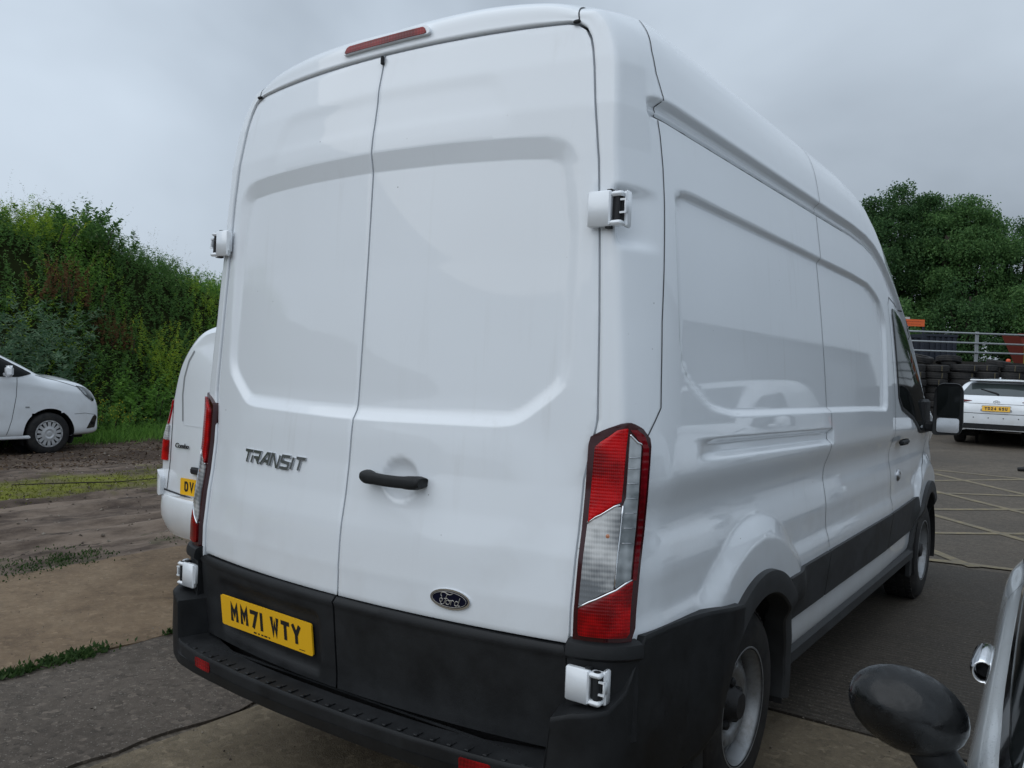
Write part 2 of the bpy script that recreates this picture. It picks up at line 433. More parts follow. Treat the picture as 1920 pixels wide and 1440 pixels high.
# ================================================================== ground, slabs, mud, bank
def vnoise(x, y, seed=0, n=256):
    r_ = np.random.default_rng(seed).random((n, n)); xi = np.floor(x).astype(int); yi = np.floor(y).astype(int)
    fx = x-xi; fy = y-yi; fx = fx*fx*(3-2*fx); fy = fy*fy*(3-2*fy); g = lambda a, b: r_[a % n, b % n]
    return (g(xi, yi)*(1-fx)+g(xi+1, yi)*fx)*(1-fy)+(g(xi, yi+1)*(1-fx)+g(xi+1, yi+1)*fx)*fy
def fbm(x, y, sc=1.0, o=4, seed=0, gain=.5):
    v = 0; a = 1; t = 0
    for k in range(o): v = v+a*vnoise(x*sc*2**k+17*k, y*sc*2**k+31*k, seed+k); t += a; a *= gain
    return v/t
def gz(y): return 0.026*np.clip(np.asarray(y, float)-8.0, 0, 40)
def grid_mesh(name, xs, ys, zfun, mat, parent=None):
    X, Y = np.meshgrid(xs, ys, indexing='ij'); Z = zfun(X, Y); nx, ny = X.shape
    V = np.stack([X, Y, Z], -1).reshape(-1, 3); i = np.arange(nx*ny).reshape(nx, ny)
    F = np.stack([i[:-1, :-1], i[1:, :-1], i[1:, 1:], i[:-1, 1:]], -1).reshape(-1, 4)
    return mesh(name, V, F, mat, parent)
# --- ground materials
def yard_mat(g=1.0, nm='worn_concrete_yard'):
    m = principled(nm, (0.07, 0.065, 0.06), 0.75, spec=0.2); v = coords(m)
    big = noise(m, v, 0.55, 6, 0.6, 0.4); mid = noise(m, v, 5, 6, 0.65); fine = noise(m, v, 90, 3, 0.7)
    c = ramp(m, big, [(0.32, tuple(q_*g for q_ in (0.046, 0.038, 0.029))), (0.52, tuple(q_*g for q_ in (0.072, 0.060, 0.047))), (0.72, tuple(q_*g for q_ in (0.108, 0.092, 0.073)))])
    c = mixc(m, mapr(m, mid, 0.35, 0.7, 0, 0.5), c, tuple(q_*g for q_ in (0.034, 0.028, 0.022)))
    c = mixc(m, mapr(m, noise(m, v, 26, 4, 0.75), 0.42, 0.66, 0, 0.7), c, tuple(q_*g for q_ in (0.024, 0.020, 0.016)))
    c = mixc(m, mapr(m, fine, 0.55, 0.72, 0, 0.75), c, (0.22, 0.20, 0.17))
    N, L, b = nodes(m)
    w = N.new('ShaderNodeTexWave'); w.wave_type = 'BANDS'; w.bands_direction = 'Y'; w.inputs['Scale'].default_value = 7; w.inputs['Distortion'].default_value = 6; w.inputs['Detail'].default_value = 3; w.inputs['Detail Scale'].default_value = 1.5
    v2 = coords(m, 'Object', (0.25, 1, 1)); L.new(v2, w.inputs['Vector'])
    c = mixc(m, mapr(m, w.outputs['Fac'], 0.25, 0.75, 0.0, 0.42), c, (0.03, 0.026, 0.022))
    setin(m, 'Base Color', c); setin(m, 'Roughness', mapr(m, big, 0.3, 0.7, 0.65, 0.9))
    bump(m, math_(m, 'ADD', math_(m, 'MULTIPLY', w.outputs['Fac'], 0.5), fine), 0.35, 0.006); return m
def slab_mat(name, a, b_, c_, speck):
    m = principled(name, a, 0.85, spec=0.3); v = coords(m)
    big = noise(m, v, 1.3, 6, 0.62, 0.6); mid = noise(m, v, 9, 6, 0.7); fine = noise(m, v, 130, 3, 0.75)
    c = ramp(m, big, [(0.30, a), (0.5, b_), (0.70, c_)])
    c = mixc(m, mapr(m, mid, 0.45, 0.75, 0, 0.5), c, tuple(x*0.55 for x in a))
    N, L, b = nodes(m); vo = N.new('ShaderNodeTexVoronoi'); vo.inputs['Scale'].default_value = 75; L.new(v, vo.inputs['Vector'])
    v3 = N.new('ShaderNodeTexVoronoi'); v3.inputs['Scale'].default_value = 42; L.new(v, v3.inputs['Vector']); sc = N.new('ShaderNodeSeparateColor'); L.new(v3.outputs['Color'], sc.inputs[0])
    ag = ramp(m, sc.outputs[0], [(0.0, tuple(x*.35 for x in a)), (0.45, b_), (0.8, c_), (1.0, tuple(min(1, x*2.0) for x in c_))])
    c = mixc(m, math_(m, 'MULTIPLY', mapr(m, noise(m, v, 14, 3), 0.4, 0.6, 0.15, 1.0), speck*0.62), c, ag)
    st = math_(m, 'MULTIPLY', mapr(m, vo.outputs['Distance'], 0.18, 0.30, 1, 0), mapr(m, noise(m, v, 30, 2), 0.46, 0.6, 0, 1))
    c = mixc(m, math_(m, 'MULTIPLY', st, speck), c, (0.24, 0.215, 0.185))
    c = mixc(m, mapr(m, fine, 0.30, 0.46, 0.5, 0.0), c, (0.02, 0.018, 0.016))
    setin(m, 'Base Color', c); bump(m, math_(m, 'ADD', math_(m, 'MULTIPLY', mid, 1.2), fine), 0.5, 0.008); return m
def mud_mat():
    m = principled('mud', (0.08, 0.06, 0.05), 0.9, spec=0.25); v = coords(m); N, L, b = nodes(m)
    vs = coords(m, 'Object', (1.0, 0.32, 1.0))
    big = noise(m, vs, 0.9, 6, 0.65, 0.5); mid = noise(m, vs, 6, 6, 0.7); fine = noise(m, v, 60, 3, 0.7)
    c = ramp(m, math_(m, 'ADD', math_(m, 'MULTIPLY', big, 0.6), math_(m, 'MULTIPLY', mid, 0.4)), [(0.38, (0.030, 0.020, 0.016)), (0.47, (0.085, 0.062, 0.048)), (0.57, (0.190, 0.145, 0.112))])
    c = mixc(m, mapr(m, fine, 0.58, 0.74, 0, 0.5), c, (0.16, 0.14, 0.115))
    vk = coords(m, 'Object', (2.6, 0.5, 1.0)); c = mixc(m, mapr(m, noise(m, vk, 2.4, 6, 0.72, 0.3), 0.56, 0.63, 0, 0.85), c, (0.028, 0.020, 0.016))
    sp = N.new('ShaderNodeSeparateXYZ'); L.new(v, sp.inputs[0])
    wob = math_(m, 'ADD', sp.outputs['X'], mapr(m, noise(m, v, 0.9, 5, 0.65), 0.25, 0.75, -0.75, 0.75))
    moss = math_(m, 'MULTIPLY', mapr(m, wob, -8.75, -8.15, 0, 1), mapr(m, wob, -7.9, -7.2, 1, 0))
    moss = math_(m, 'MULTIPLY', moss, mapr(m, noise(m, v, 5, 5, 0.7), 0.30, 0.50, 0.25, 1))
    mc = mixc(m, noise(m, v, 14, 4), (0.075, 0.080, 0.010), (0.190, 0.205, 0.022))
    c = mixc(m, moss, c, mc)
    m2 = math_(m, 'MULTIPLY', mapr(m, wob, -4.75, -4.45, 0, 1), mapr(m, noise(m, v, 2.2, 5, 0.7), 0.48, 0.62, 0, 0.8))
    c = mixc(m, m2, c, (0.035, 0.048, 0.013))
    lit = math_(m, 'MULTIPLY', mapr(m, wob, -8.9, -9.6, 0, 0.85), mapr(m, noise(m, v, 3, 4), 0.3, 0.6, .4, 1))
    c = mixc(m, lit, c, mixc(m, noise(m, v, 22, 5, 0.8), (0.018, 0.012, 0.009), (0.070, 0.043, 0.026)))
    setin(m, 'Base Color', c); bump(m, math_(m, 'ADD', mid, math_(m, 'MULTIPLY', fine, 0.5)), 0.7, 0.02); return m
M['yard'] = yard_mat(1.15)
M['yard_far'] = yard_mat(2.1, 'paler_concrete_yard')  # same concrete as the near bay, in a paler tone
M['slab_tan'] = slab_mat('buff_concrete', (0.105, 0.070, 0.042), (0.185, 0.128, 0.078), (0.235, 0.172, 0.110), 0.35)
M['slab_dark'] = slab_mat('grey_tarmac', (0.058, 0.046, 0.036), (0.088, 0.071, 0.056), (0.120, 0.098, 0.079), 0.8)
M['slab_near'] = slab_mat('brown_concrete', (0.105, 0.082, 0.052), (0.155, 0.122, 0.080), (0.205, 0.165, 0.112), 0.5)
M['mud'] = mud_mat()
def yellow_paint():
    m = principled('worn_yellow_paint', (0.36, 0.27, 0.09), 0.8); v = coords(m)
    a = mapr(m, noise(m, v, 9, 6, 0.75), 0.40, 0.72, 0, 1)
    setin(m, 'Base Color', mixc(m, a, (0.135, 0.115, 0.085), (0.27, 0.215, 0.11))); return m
M['yellow'] = yellow_paint()
M['soil'] = principled('dark_soil', (0.014, 0.018, 0.007), 1.0, spec=0.0)
# --- base sheet to the horizon, rising gently beyond the van
xs = np.r_[-600, -200, -80, -40, np.arange(-30, -5, 3), -4.6, -4.3, -3, -1.06, -1.0, np.arange(0, 31, 3), 40, 80, 200, 600]; ys = np.r_[-600, -200, -60, -20, np.r_[np.arange(-8, 2, 2), 1.9, 2.3, 4, 6.15, 6.25, np.arange(8, 50, 2)], 60, 90, 200, 600]
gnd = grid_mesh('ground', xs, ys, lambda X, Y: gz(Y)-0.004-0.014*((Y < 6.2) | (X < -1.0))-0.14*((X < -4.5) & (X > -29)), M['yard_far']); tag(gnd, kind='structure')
# --- concrete slabs with broken edges
pave = empty('pavement', (0, 0, 0)); pave['kind'] = 'structure'
def slab(poly, mat, seed, res=0.12, amp=0.018, zt=0.0):
    P = []
    m_ = len(poly)
    for i in range(m_):
        a, b = Vector(poly[i]), Vector(poly[(i+1) % m_]); k = max(2, int((b-a).length/0.05)); t = (b-a).normalized(); n = Vector((-t.y, t.x))
        for j in range(k):
            q = a+(b-a)*(j/k); s = (i*50+(j/k)*(b-a).length)
            e = (float(fbm(np.array([s*1.3]), np.array([seed*7.1]), 1, 3, seed)[0])-.5)*amp*2.6+(float(vnoise(np.array([s*9.]), np.array([seed*3.3]), seed+5)[0])-.5)*amp*.9
            P.append(tuple(q+n*e))
    v, F, n_ = tri2d(P, res); v = np.array(v)
    z = zt+(fbm(v[:, 0], v[:, 1], 0.8, 3, seed)-.5)*0.008
    T = np.stack([v[:, 0], v[:, 1], z], 1)
    if np.cross(T[F[0][1]]-T[F[0][0]], T[F[0][2]]-T[F[0][0]])[2] < 0: F = [f[::-1] for f in F]
    be = boundary_loop(F, len(v)); bid = sorted({i for e in be for i in e}); V = T.tolist(); m1 = {}
    T2 = T.copy(); cn = T[:, :2].mean(0)
    for i in bid: V[i][2] -= 0.004
    for i in bid: m1[i] = (len(V), len(V)+1); V.append(list(V[i])); V.append([V[i][0], V[i][1], zt-0.05])
    Fa = list(F)+[[m1[b][0], m1[a][0], m1[a][1], m1[b][1]] for a, b in be]
    return mesh('slab', V, Fa, mat, pave)
slab([(-1.10, -3.2), (4.6, -3.2), (4.6, 2.0), (-1.06, 2.03)], M['slab_near'], 3, .25, .006)
slab([(-1.10, -9), (4.6, -9), (4.6, -3.23), (-1.12, -3.23)], M['slab_near'], 4, .3)
slab([(-2.23, -6.0), (-1.135, -6.0), (-1.10, 3.3), (-2.24, 3.3)], M['slab_dark'], 5, .15, .055)
slab([(-2.24, 3.33), (-1.10, 3.33), (-1.08, 8.0), (-2.24, 8.0)], M['slab_dark'], 6, .2)
slab([(-4.10, -6.0), (-2.29, -6.0), (-2.27, 2.25), (-4.22, 2.30)], M['slab_tan'], 7, .15, .06)
slab([(-4.22, 2.34), (-2.28, 2.29), (-2.28, 8.0), (-4.3, 8.0)], M['slab_tan'], 8, .2, .03)
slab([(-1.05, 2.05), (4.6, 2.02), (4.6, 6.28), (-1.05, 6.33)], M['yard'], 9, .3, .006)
# --- mud with wheel ruts
def mud_z(X, Y):
    w = X+0.16*np.sin(Y*0.5)+0.10*(fbm(X, Y, .6, 2, 40)-.5)+0.10*Y*0.0
    z = (fbm(X, Y*.55, 1.3, 5, 21)-.5)*0.11+(fbm(X*1.6, Y*.55, 4.0, 4, 25)-.5)*0.060
    for c, d, wd in ((-4.75, .035, .14), (-5.25, .03, .12), (-6.05, .045, .16), (-6.75, .04, .15), (-7.3, .02, .2)):
        e = (w-c)/wd; z = z-d*np.exp(-e**4)+0.55*d*np.exp(-((np.abs(e)-1.5)/.45)**2)
        z = z+0.009*np.sin(Y*48+6*np.abs(w-c)/wd)*np.exp(-e**4)*(vnoise(X*2, Y*1.2, 44) > .42)
    edge = sstep(-4.15, -4.6, X+0.25*(fbm(X, Y, 1.5, 3, 33)-.5))
    return -0.016+edge*(z*1.0+0.030)+0.02*sstep(-7.2, -8.2, X)
mud = grid_mesh('mud', np.arange(-16, -4.0, 0.035), np.arange(-9, 13, 0.06), mud_z, M['mud']); tag(mud, kind='structure')
# --- yellow hatching beyond the van
hat = empty('painted_hatching', (0, 0, 0)); hat['kind'] = 'structure'
NST = [0]
def stripe(a, b, w=0.10):
    NST[0] += 1
    a, b = Vector(a), Vector(b); t = (b-a).normalized(); n = Vector((-t.y, t.x)); k = max(2, int((b-a).length/.25)); V = []; F = []
    for i in range(k+1):
        q = a+(b-a)*(i/k)
        for s in (-1, 1): p = q+n*(w/2*s); V.append((p.x, p.y, float(gz(p.y))+(0.0045 if p.y < 6.45 else 0.0)+0.0004+0.0002*NST[0]))
    for i in range(k): F.append([2*i, 2*i+1, 2*i+3, 2*i+2])
    return mesh('painted_line', V, F, M['yellow'], hat, False)
def ext(a, b, e0, e1):
    a, b = Vector(a), Vector(b); t = (b-a).normalized(); return a-t*e0, b+t*e1
for a, b, e0, e1, w in (((-0.27, 13.65), (1.02, 13.49), 2.0, 2.5, .11), ((-0.19, 13.13), (1.15, 11.67), 1.5, 1.5, .11), ((-0.04, 12.27), (1.03, 13.42), 1.5, .6, .11), ((0.17, 10.95), (1.16, 11.5), 1.6, 1.5, .11),
                     ((0.44, 10.79), (1.26, 9.97), 1.2, 1.5, .10), ((0.37, 9.5), (1.24, 10.27), 1.5, 1.5, .10), ((0.42, 9.05), (1.38, 8.14), 1.2, 1.8, .10), ((0.57, 7.89), (1.36, 8.52), 1.2, 1.5, .10),
                     ((0.72, 6.83), (1.11, 6.32), 1.2, 0.05, .11), ((0.78, 6.33), (1.4, 6.43), 1.0, 2.0, .12)):
    A_, B_ = ext(a, b, e0, e1); stripe(A_, B_, w)
# --- bank on the far left
def toe(y): return np.interp(y, [-30, -6, 3, 5, 6, 7, 8, 9.5, 14, 30], [-14.6, -14.0, -13.3, -13.0, -12.5, -12.9, -13.4, -14.1, -15.5, -20])
def bank_z(X, Y):
    d = toe(Y)-X; H = np.interp(Y, [-30, 0, 5, 7.5, 9.5, 11, 13, 30], [3.9, 3.9, 4.05, 4.25, 4.1, 3.85, 3.5, 3.0])
    H = H+(fbm(X, Y, .45, 3, 51)-.5)*0.7
    return np.where(d > 0, H*sstep(0, 4.2, d)**.8, -0.25)+(fbm(X, Y, 1.2, 3, 52)-.5)*0.22*(d > 0)-0.05
bank = grid_mesh('bank', np.arange(-34, -12.0, 0.22), np.arange(-30, 30, 0.25), bank_z, M['soil']); tag(bank, kind='structure')
# ================================================================== the big white panel van
van = empty('panel_van', (0, 0, 0), 0, 'tall white long panel van with closed rear doors, nearest the camera', 'van')

# --- right half of the mid-body section, sill to roof centre (x, z)
SEC = [(0.930, 0.40), (0.948, 0.43), (0.956, 0.47), (0.960, 0.55), (0.966, 0.60), (0.978, 0.70), (0.986, 0.775), (0.986, 0.81), (0.981, 0.84), (0.972, 0.872), (0.970, 0.93),
       (0.971, 0.985), (0.963, 1.045), (0.953, 1.10), (0.956, 1.155), (0.983, 1.238), (0.987, 1.262), (0.985, 1.35),
       (0.980, 1.45), (0.968, 1.62), (0.950, 1.82), (0.929, 2.02), (0.908, 2.18), (0.893, 2.285), (0.8915, 2.296),
       (0.8770, 2.3035), (0.8765, 2.3085), (0.8840, 2.314), (0.8785, 2.328), (0.8780, 2.333), (0.9020, 2.352), (0.9045, 2.358), (0.901, 2.375),
       (0.887, 2.44), (0.868, 2.51), (0.842, 2.57), (0.800, 2.625), (0.742, 2.668), (0.66, 2.700), (0.55, 2.722), (0.40, 2.740), (0.2, 2.751), (0.0, 2.755)]
def dense(P, h, fine=None):
    out = [P[0]]
    for a, b in zip(P[:-1], P[1:]):
        a = np.array(a); b = np.array(b); L_ = np.linalg.norm(b-a); hh = h
        k = max(1, int(round(L_/hh)))
        for j in range(1, k+1): out.append(tuple(a+(b-a)*j/k))
    return np.array(out)
def catmull(P, per):
    P = np.asarray(P, float); Q = np.vstack([2*P[0]-P[1], P, 2*P[-1]-P[-2]]); out = []
    for i in range(1, len(Q)-2):
        p0, p1, p2, p3 = Q[i-1], Q[i], Q[i+1], Q[i+2]
        n = per[i-1] if hasattr(per, '__len__') else per
        for t in np.linspace(0, 1, n, endpoint=False):
            d1 = max(np.linalg.norm(p1-p0), 1e-6)**.5; d2 = max(np.linalg.norm(p2-p1), 1e-6)**.5; d3 = max(np.linalg.norm(p3-p2), 1e-6)**.5
            m1 = d2*((p1-p0)/d1-(p2-p0)/(d1+d2)+(p2-p1)/d2); m2 = d2*((p2-p1)/d2-(p3-p1)/(d2+d3)+(p3-p2)/d3)
            t2, t3 = t*t, t*t*t
            out.append((2*t3-3*t2+1)*p1+(t3-2*t2+t)*m1+(-2*t3+3*t2)*p2+(t3-t2)*m2)
    out.append(P[-1]); return np.array(out)
per = [max(1, int(round(np.hypot(b[0]-a[0], b[1]-a[1])/(0.005 if (1.22 < a[1] < 1.46 or 2.0 < a[1] < 2.2) else 0.0105)))) if not (23 <= i <= 31) else 2 for i, (a, b) in enumerate(zip(SEC[:-1], SEC[1:]))]
S = catmull(SEC, per); NV = len(S)
iz23 = sum(per[:24])            # index where the upper corner begins (z about 2.29)
Ssm = S.copy(); gmask = (S[:, 1] > 2.18) & (S[:, 1] < 2.44) & (np.arange(NV) < sum(per[:36])); Ssm[gmask, 0] = np.interp(S[gmask, 1], [2.18, 2.31, 2.44], [0.908, 0.8995, 0.887])
icorner = sum(per[:36])         # (0.80, 2.625)
iroof = sum(per[:37])           # (0.742, 2.668)

# --- rear face
def y_center(z): return np.interp(z, [0.40, 0.547, 0.69, 0.806, 0.90, 1.036, 1.121, 1.223, 1.358, 1.5, 1.868, 2.167, 2.303, 2.44, 2.57, 2.75],
                                  [-0.01, -0.012, -0.028, -0.040, -0.040, -0.026, -0.012, -0.001, 0.007, 0.013, 0.031, 0.042, 0.049, 0.068, 0.095, 0.125])
def rear_y(x, z): return y_center(z)+0.128*np.abs(x)**2
def door_edge_x(z): return np.interp(z, [0.40, 0.80, 1.25, 1.33, 1.42, 1.69, 1.93, 2.14, 2.30, 2.42, 2.47], [0.815, 0.815, 0.818, 0.832, 0.846, 0.834, 0.820, 0.806, 0.786, 0.770, 0.760])
def door_top_z(x): return np.interp(x, [0, 0.2, 0.4, 0.55, 0.68], [2.570, 2.569, 2.566, 2.562, 2.556])
DOOR_COR = [(0.760, 2.470), (0.750, 2.502), (0.733, 2.532), (0.710, 2.548), (0.680, 2.556)]

# outline of the door opening matched with the section index v
D = np.zeros((NV, 2))
D[:iz23+1, 1] = np.minimum(S[:iz23+1, 1], 2.30); D[:iz23+1, 0] = door_edge_x(D[:iz23+1, 1])
def arcparam(P):
    d = np.r_[0, np.cumsum(np.linalg.norm(np.diff(P, axis=0), axis=1))]; return d/d[-1]
seg = np.array([(door_edge_x(z), z) for z in np.linspace(D[iz23, 1], 2.47, 14)]+DOOR_COR[1:])
t1 = arcparam(S[iz23:iroof+1]); ts = arcparam(seg)
D[iz23:iroof+1, 0] = np.interp(t1, ts, seg[:, 0]); D[iz23:iroof+1, 1] = np.interp(t1, ts, seg[:, 1])
t2 = arcparam(S[iroof:]); D[iroof:, 0] = 0.680*(1-t2); D[iroof:, 1] = door_top_z(D[iroof:, 0])
Dgap = D.copy()      # body edge sits 3 mm outside the door outline

# --- length profile: roof height and nose
def roof_c(y): return np.interp(y, [0, 2.6, 2.9, 3.1, 3.3, 3.5, 3.75, 4.0, 4.3, 4.6, 4.8, 5.1, 5.35, 5.5, 5.62, 5.75, 5.86], [2.755, 2.755, 2.74, 2.71, 2.65, 2.57, 2.46, 2.33, 2.17, 1.985, 1.85, 1.62, 1.45, 1.38, 1.30, 1.20, 0.98])
def nose_w(y): return np.interp(y, [0, 3.4, 4.2, 5.2, 5.5, 5.7, 5.86], [1, 1, 0.985, 0.95, 0.91, 0.84, 0.72])
REC = [(0.375, 1.62), (0.43, 1.535), (0.62, 1.442), (0.82, 1.418), (3.25, 1.400), (3.33, 1.95), (3.24, 2.06), (2.98, 2.095), (0.47, 2.115), (0.395, 2.07)]
SLOT = [(0.50, 1.356), (2.06, 1.334), (2.065, 1.264), (0.52, 1.286)]
WY = (1.087, 4.838); WZ = 0.345
def lin(a, b, x): return np.clip((x-a)/(b-a), 0, 1)
def side_dx(y, z):
    d = np.zeros(y.shape)
    k = (z > 1.2) & (z < 2.2) & (y > .2) & (y < 3.6)
    s = sdf_poly(rounded(REC, 0.06), y[k], z[k])
    d[k] -= 0.022*lin(0.001, -0.019, s)
    s = sdf_poly(SLOT, y[k], z[k]); d[k] -= 0.025*lin(0.001, -0.021, s)*sstep(0.42, 0.75, y[k])
    d += 0.012*np.exp(-((y-4.75)/0.35)**2)*np.exp(-((z-1.15)/0.2)**2)
    return d
# --- stations
ys_side = np.r_[np.arange(0.0, 1.0001, 1)]
S0 = S; S = Ssm
yedge = rear_y(S[:, 0]-0.055, np.minimum(S[:, 1], 2.66))
def inset(v_idx):   # how far the rear edge lies inside the mid section
    z = S[:, 1]; ax = np.where(np.arange(NV) <= icorner, np.interp(z, [0.4, 1.0, 1.7, 2.2, 2.5], [0.045, 0.055, 0.064, 0.05, 0.045]), 0.045*S[:, 0]/0.80)
    az = np.interp(np.arange(NV), [0, iz23, icorner, iroof, NV-1], [0, 0.0, 0.035, 0.070, 0.095]); return ax, az
ax_, az_ = inset(None)
E_ = np.stack([S[:, 0]-ax_, S[:, 1]-az_], 1); E_[:, 0] = np.maximum(E_[:, 0], 0)
yE = rear_y(E_[:, 0], E_[:, 1])
LEN = np.interp(np.arange(NV), [0, iz23, icorner, iroof, NV-1], [0.26, 0.26, 0.33, 0.42, 0.55])   # length of the run-in behind the rear edge
Y_FIX = np.r_[np.arange(0.75, 3.75, 0.0125), np.arange(3.75, 5.86, 0.02), 5.86]
cols = []
def colm(x, y, z): cols.append(np.stack([x, y, z], 1))
yd = rear_y(Dgap[:, 0], Dgap[:, 1])
# outward normal of the opening outline, for the 4 mm gap
g = np.gradient(Dgap, axis=0); nn = np.stack([g[:, 1], -g[:, 0]], 1); nn /= np.maximum(np.linalg.norm(nn, axis=1, keepdims=True), 1e-9)
Og = Dgap+nn*0.006; Og[-1, 0] = 0; Og[:, 0] = np.maximum(Og[:, 0], 0)
colm(Og[:, 0], yd+0.06, Og[:, 1]); colm(Og[:, 0], yd+0.006, Og[:, 1])
O2 = Og+nn*0.003; O2[-1, 0] = 0; O2[:, 0] = np.maximum(O2[:, 0], 0); colm(O2[:, 0], yd+0.001, O2[:, 1])
RADC = np.interp(np.arange(NV), [0, iz23, icorner, NV-1], [0.014, 0.014, 0.024, 0.05])
# rear strip: from opening to just short of the edge
P0 = np.stack([O2[:, 0], yd+0.001, O2[:, 1]], 1); PE = np.stack([E_[:, 0], yE, E_[:, 1]], 1)
u = PE-P0; Lu = np.linalg.norm(u, axis=1, keepdims=True)
Pa = P0+u*np.maximum(0.2, 1-RADC[:, None]/np.maximum(Lu, 1e-6))
for t in (0.25, 0.5, 0.75, 1.0):
    Q = P0+(Pa-P0)*t; Q[:, 1] = np.where(t < 1, rear_y(Q[:, 0], Q[:, 2]), Q[:, 1]); cols.append(Q)
# run-in curve from the edge to full section
def runin(t):   # t in 0..1 along the run-in
    k = (1-t)**2
    return np.stack([S[:, 0]-ax_*k, yE+LEN*t, S[:, 1]-az_*k], 1)
tb = np.clip(RADC/LEN, 0, .5)
Pb = np.stack([S[:, 0]-ax_*(1-tb)**2, yE+LEN*tb, S[:, 1]-az_*(1-tb)**2], 1)
for t in (0.2, 0.4, 0.6, 0.8, 1.0): cols.append(Pa*((1-t)**2)[None] if False else Pa*(1-t)**2+PE*(2*t*(1-t))+Pb*t*t)
for t in np.linspace(0, 1, 25)[1:]:
    tt = tb+(1-tb)*t; cols.append(np.stack([S[:, 0]-ax_*(1-tt)**2, yE+LEN*tt, S[:, 1]-az_*(1-tt)**2], 1))
y_last = cols[-1][:, 1].copy()
for t in np.linspace(0, 1, 12)[1:]: cols.append(np.stack([S[:, 0], y_last+(Y_FIX[0]-y_last)*t, S[:, 1]], 1))
for y in Y_FIX[1:]: cols.append(np.stack([S[:, 0], np.full(NV, y), S[:, 1]], 1))
G = np.stack(cols, 0)          # stations x v x 3
NS = G.shape[0]
# displacement and front shaping
yy, zz = G[..., 1], G[..., 2]
body_mask = np.zeros(G.shape[:2]); body_mask[11:, :iz23+2] = 1
dxs = side_dx(yy, zz)*body_mask*sstep(0.15, 0.40, yy)
# the gutter groove and overhang die out behind the rear shut line
G[..., 0] += dxs
for wy in WY:       # the pressed flare round each wheel: a flat face with a chamfer
    r = np.hypot(yy-wy, zz-WZ); mk = lin(0.705, 0.628, r)*body_mask*(zz < 1.12)*sstep(0.15, 0.35, yy)*sstep(0.60, 0.70, zz)
    G[..., 0] += mk*np.maximum(1.010-G[..., 0], 0)
f = sstep(0.262, 0.290, yy)
G[..., 0] += f*(S0-Ssm)[:, 0][None, :]
S = S0
# pressed pocket round the upper hinge
pk = np.exp(-(np.abs(zz-1.985)/0.078)**8)
stat = np.arange(NS)[:, None]
band = np.interp(np.arange(NS), [6, 7, 10, 13, 18, 22, 26], [0, 0.3, 1, 1, 0.75, 0.3, 0])[:, None]
G[..., 0] -= 0.026*pk*band*(np.arange(NV) < icorner)[None, :]; G[..., 1] += 0.016*pk*np.interp(np.arange(NS), [6, 7, 9, 11, 14, 18], [0, 0.4, 1, 1, 0.5, 0])[:, None]*(np.arange(NV) < icorner)[None, :]
k = (roof_c(yy)-1.25)/(2.755-1.25)
up = zz > 1.25
hi = roof_c(yy) > 1.45
kk = np.where(hi, k, (1.45-1.25)/(2.755-1.25))
G[..., 2] = np.where(up & (yy > 2.55), 1.25+(zz-1.25)*kk, zz)
low = np.where(roof_c(yy) < 1.45, (roof_c(yy)-0.40)/(1.45-0.40), 1.0)
G[..., 2] = np.where(yy > 5.2, 0.40+(G[..., 2]-0.40)*np.minimum(low, 1), G[..., 2])
G[..., 0] *= nose_w(yy)
# faces, leaving the wheel openings
idx = np.arange(NS*NV).reshape(NS, NV)
q = np.stack([idx[:-1, :-1], idx[:-1, 1:], idx[1:, 1:], idx[1:, :-1]], -1).reshape(-1, 4)
Vb = G.reshape(-1, 3)
cen = Vb[q].mean(1)
keep = np.ones(len(q), bool)
for wy in WY: keep &= ~((np.hypot(cen[:, 1]-wy, cen[:, 2]-WZ) < 0.440) & (cen[:, 0] > .6) & (cen[:, 2] < 1.0))
q = q[keep]
Vl = Vb*np.array([-1, 1, 1]); off = len(Vb)
allF = np.vstack([q[:, ::-1], q+off])
Vall = np.vstack([Vb, Vl])
body = mesh('body', Vall, allF, M['white'], van)
bvh = BVHTree.FromPolygons(Vall.tolist(), allF.tolist())
mb = MB()
fr = G[-1]; mb.add(np.vstack([fr, fr[::-1]*np.array([-1, 1, 1])]), [list(range(2*NV))]); mb.build('front_panel', M['trim'], van)

# floor, and dark lining behind the doors
mb = MB().box((0, 2.9, 0.42), (1.70, 5.6, 0.10)); mb.box((0, 2.9, 0.33), (0.9, 5.3, 0.10)); mb.box((0, 1.087, 0.33), (1.4, 0.12, 0.12))
mb.build('underbody', M['blackdeep'], van)
ol = [(D[i, 0]*1.02, D[i, 1]+.01) for i in range(0, NV, 3)]+[(0, 2.585)]
ol = ol+[(-a, b) for a, b in ol[::-1][1:]]
mb = MB(); mb.add([(a, float(rear_y(a, b))+0.052, b) for a, b in ol], [list(range(len(ol)))])
vv, ff, n_ = tri2d(ol, 0.09)
mb = MB().add([(a, float(rear_y(a, b))+0.050, b) for a, b in vv], ff); mb.build('door_seal', M['blackdeep'], van)

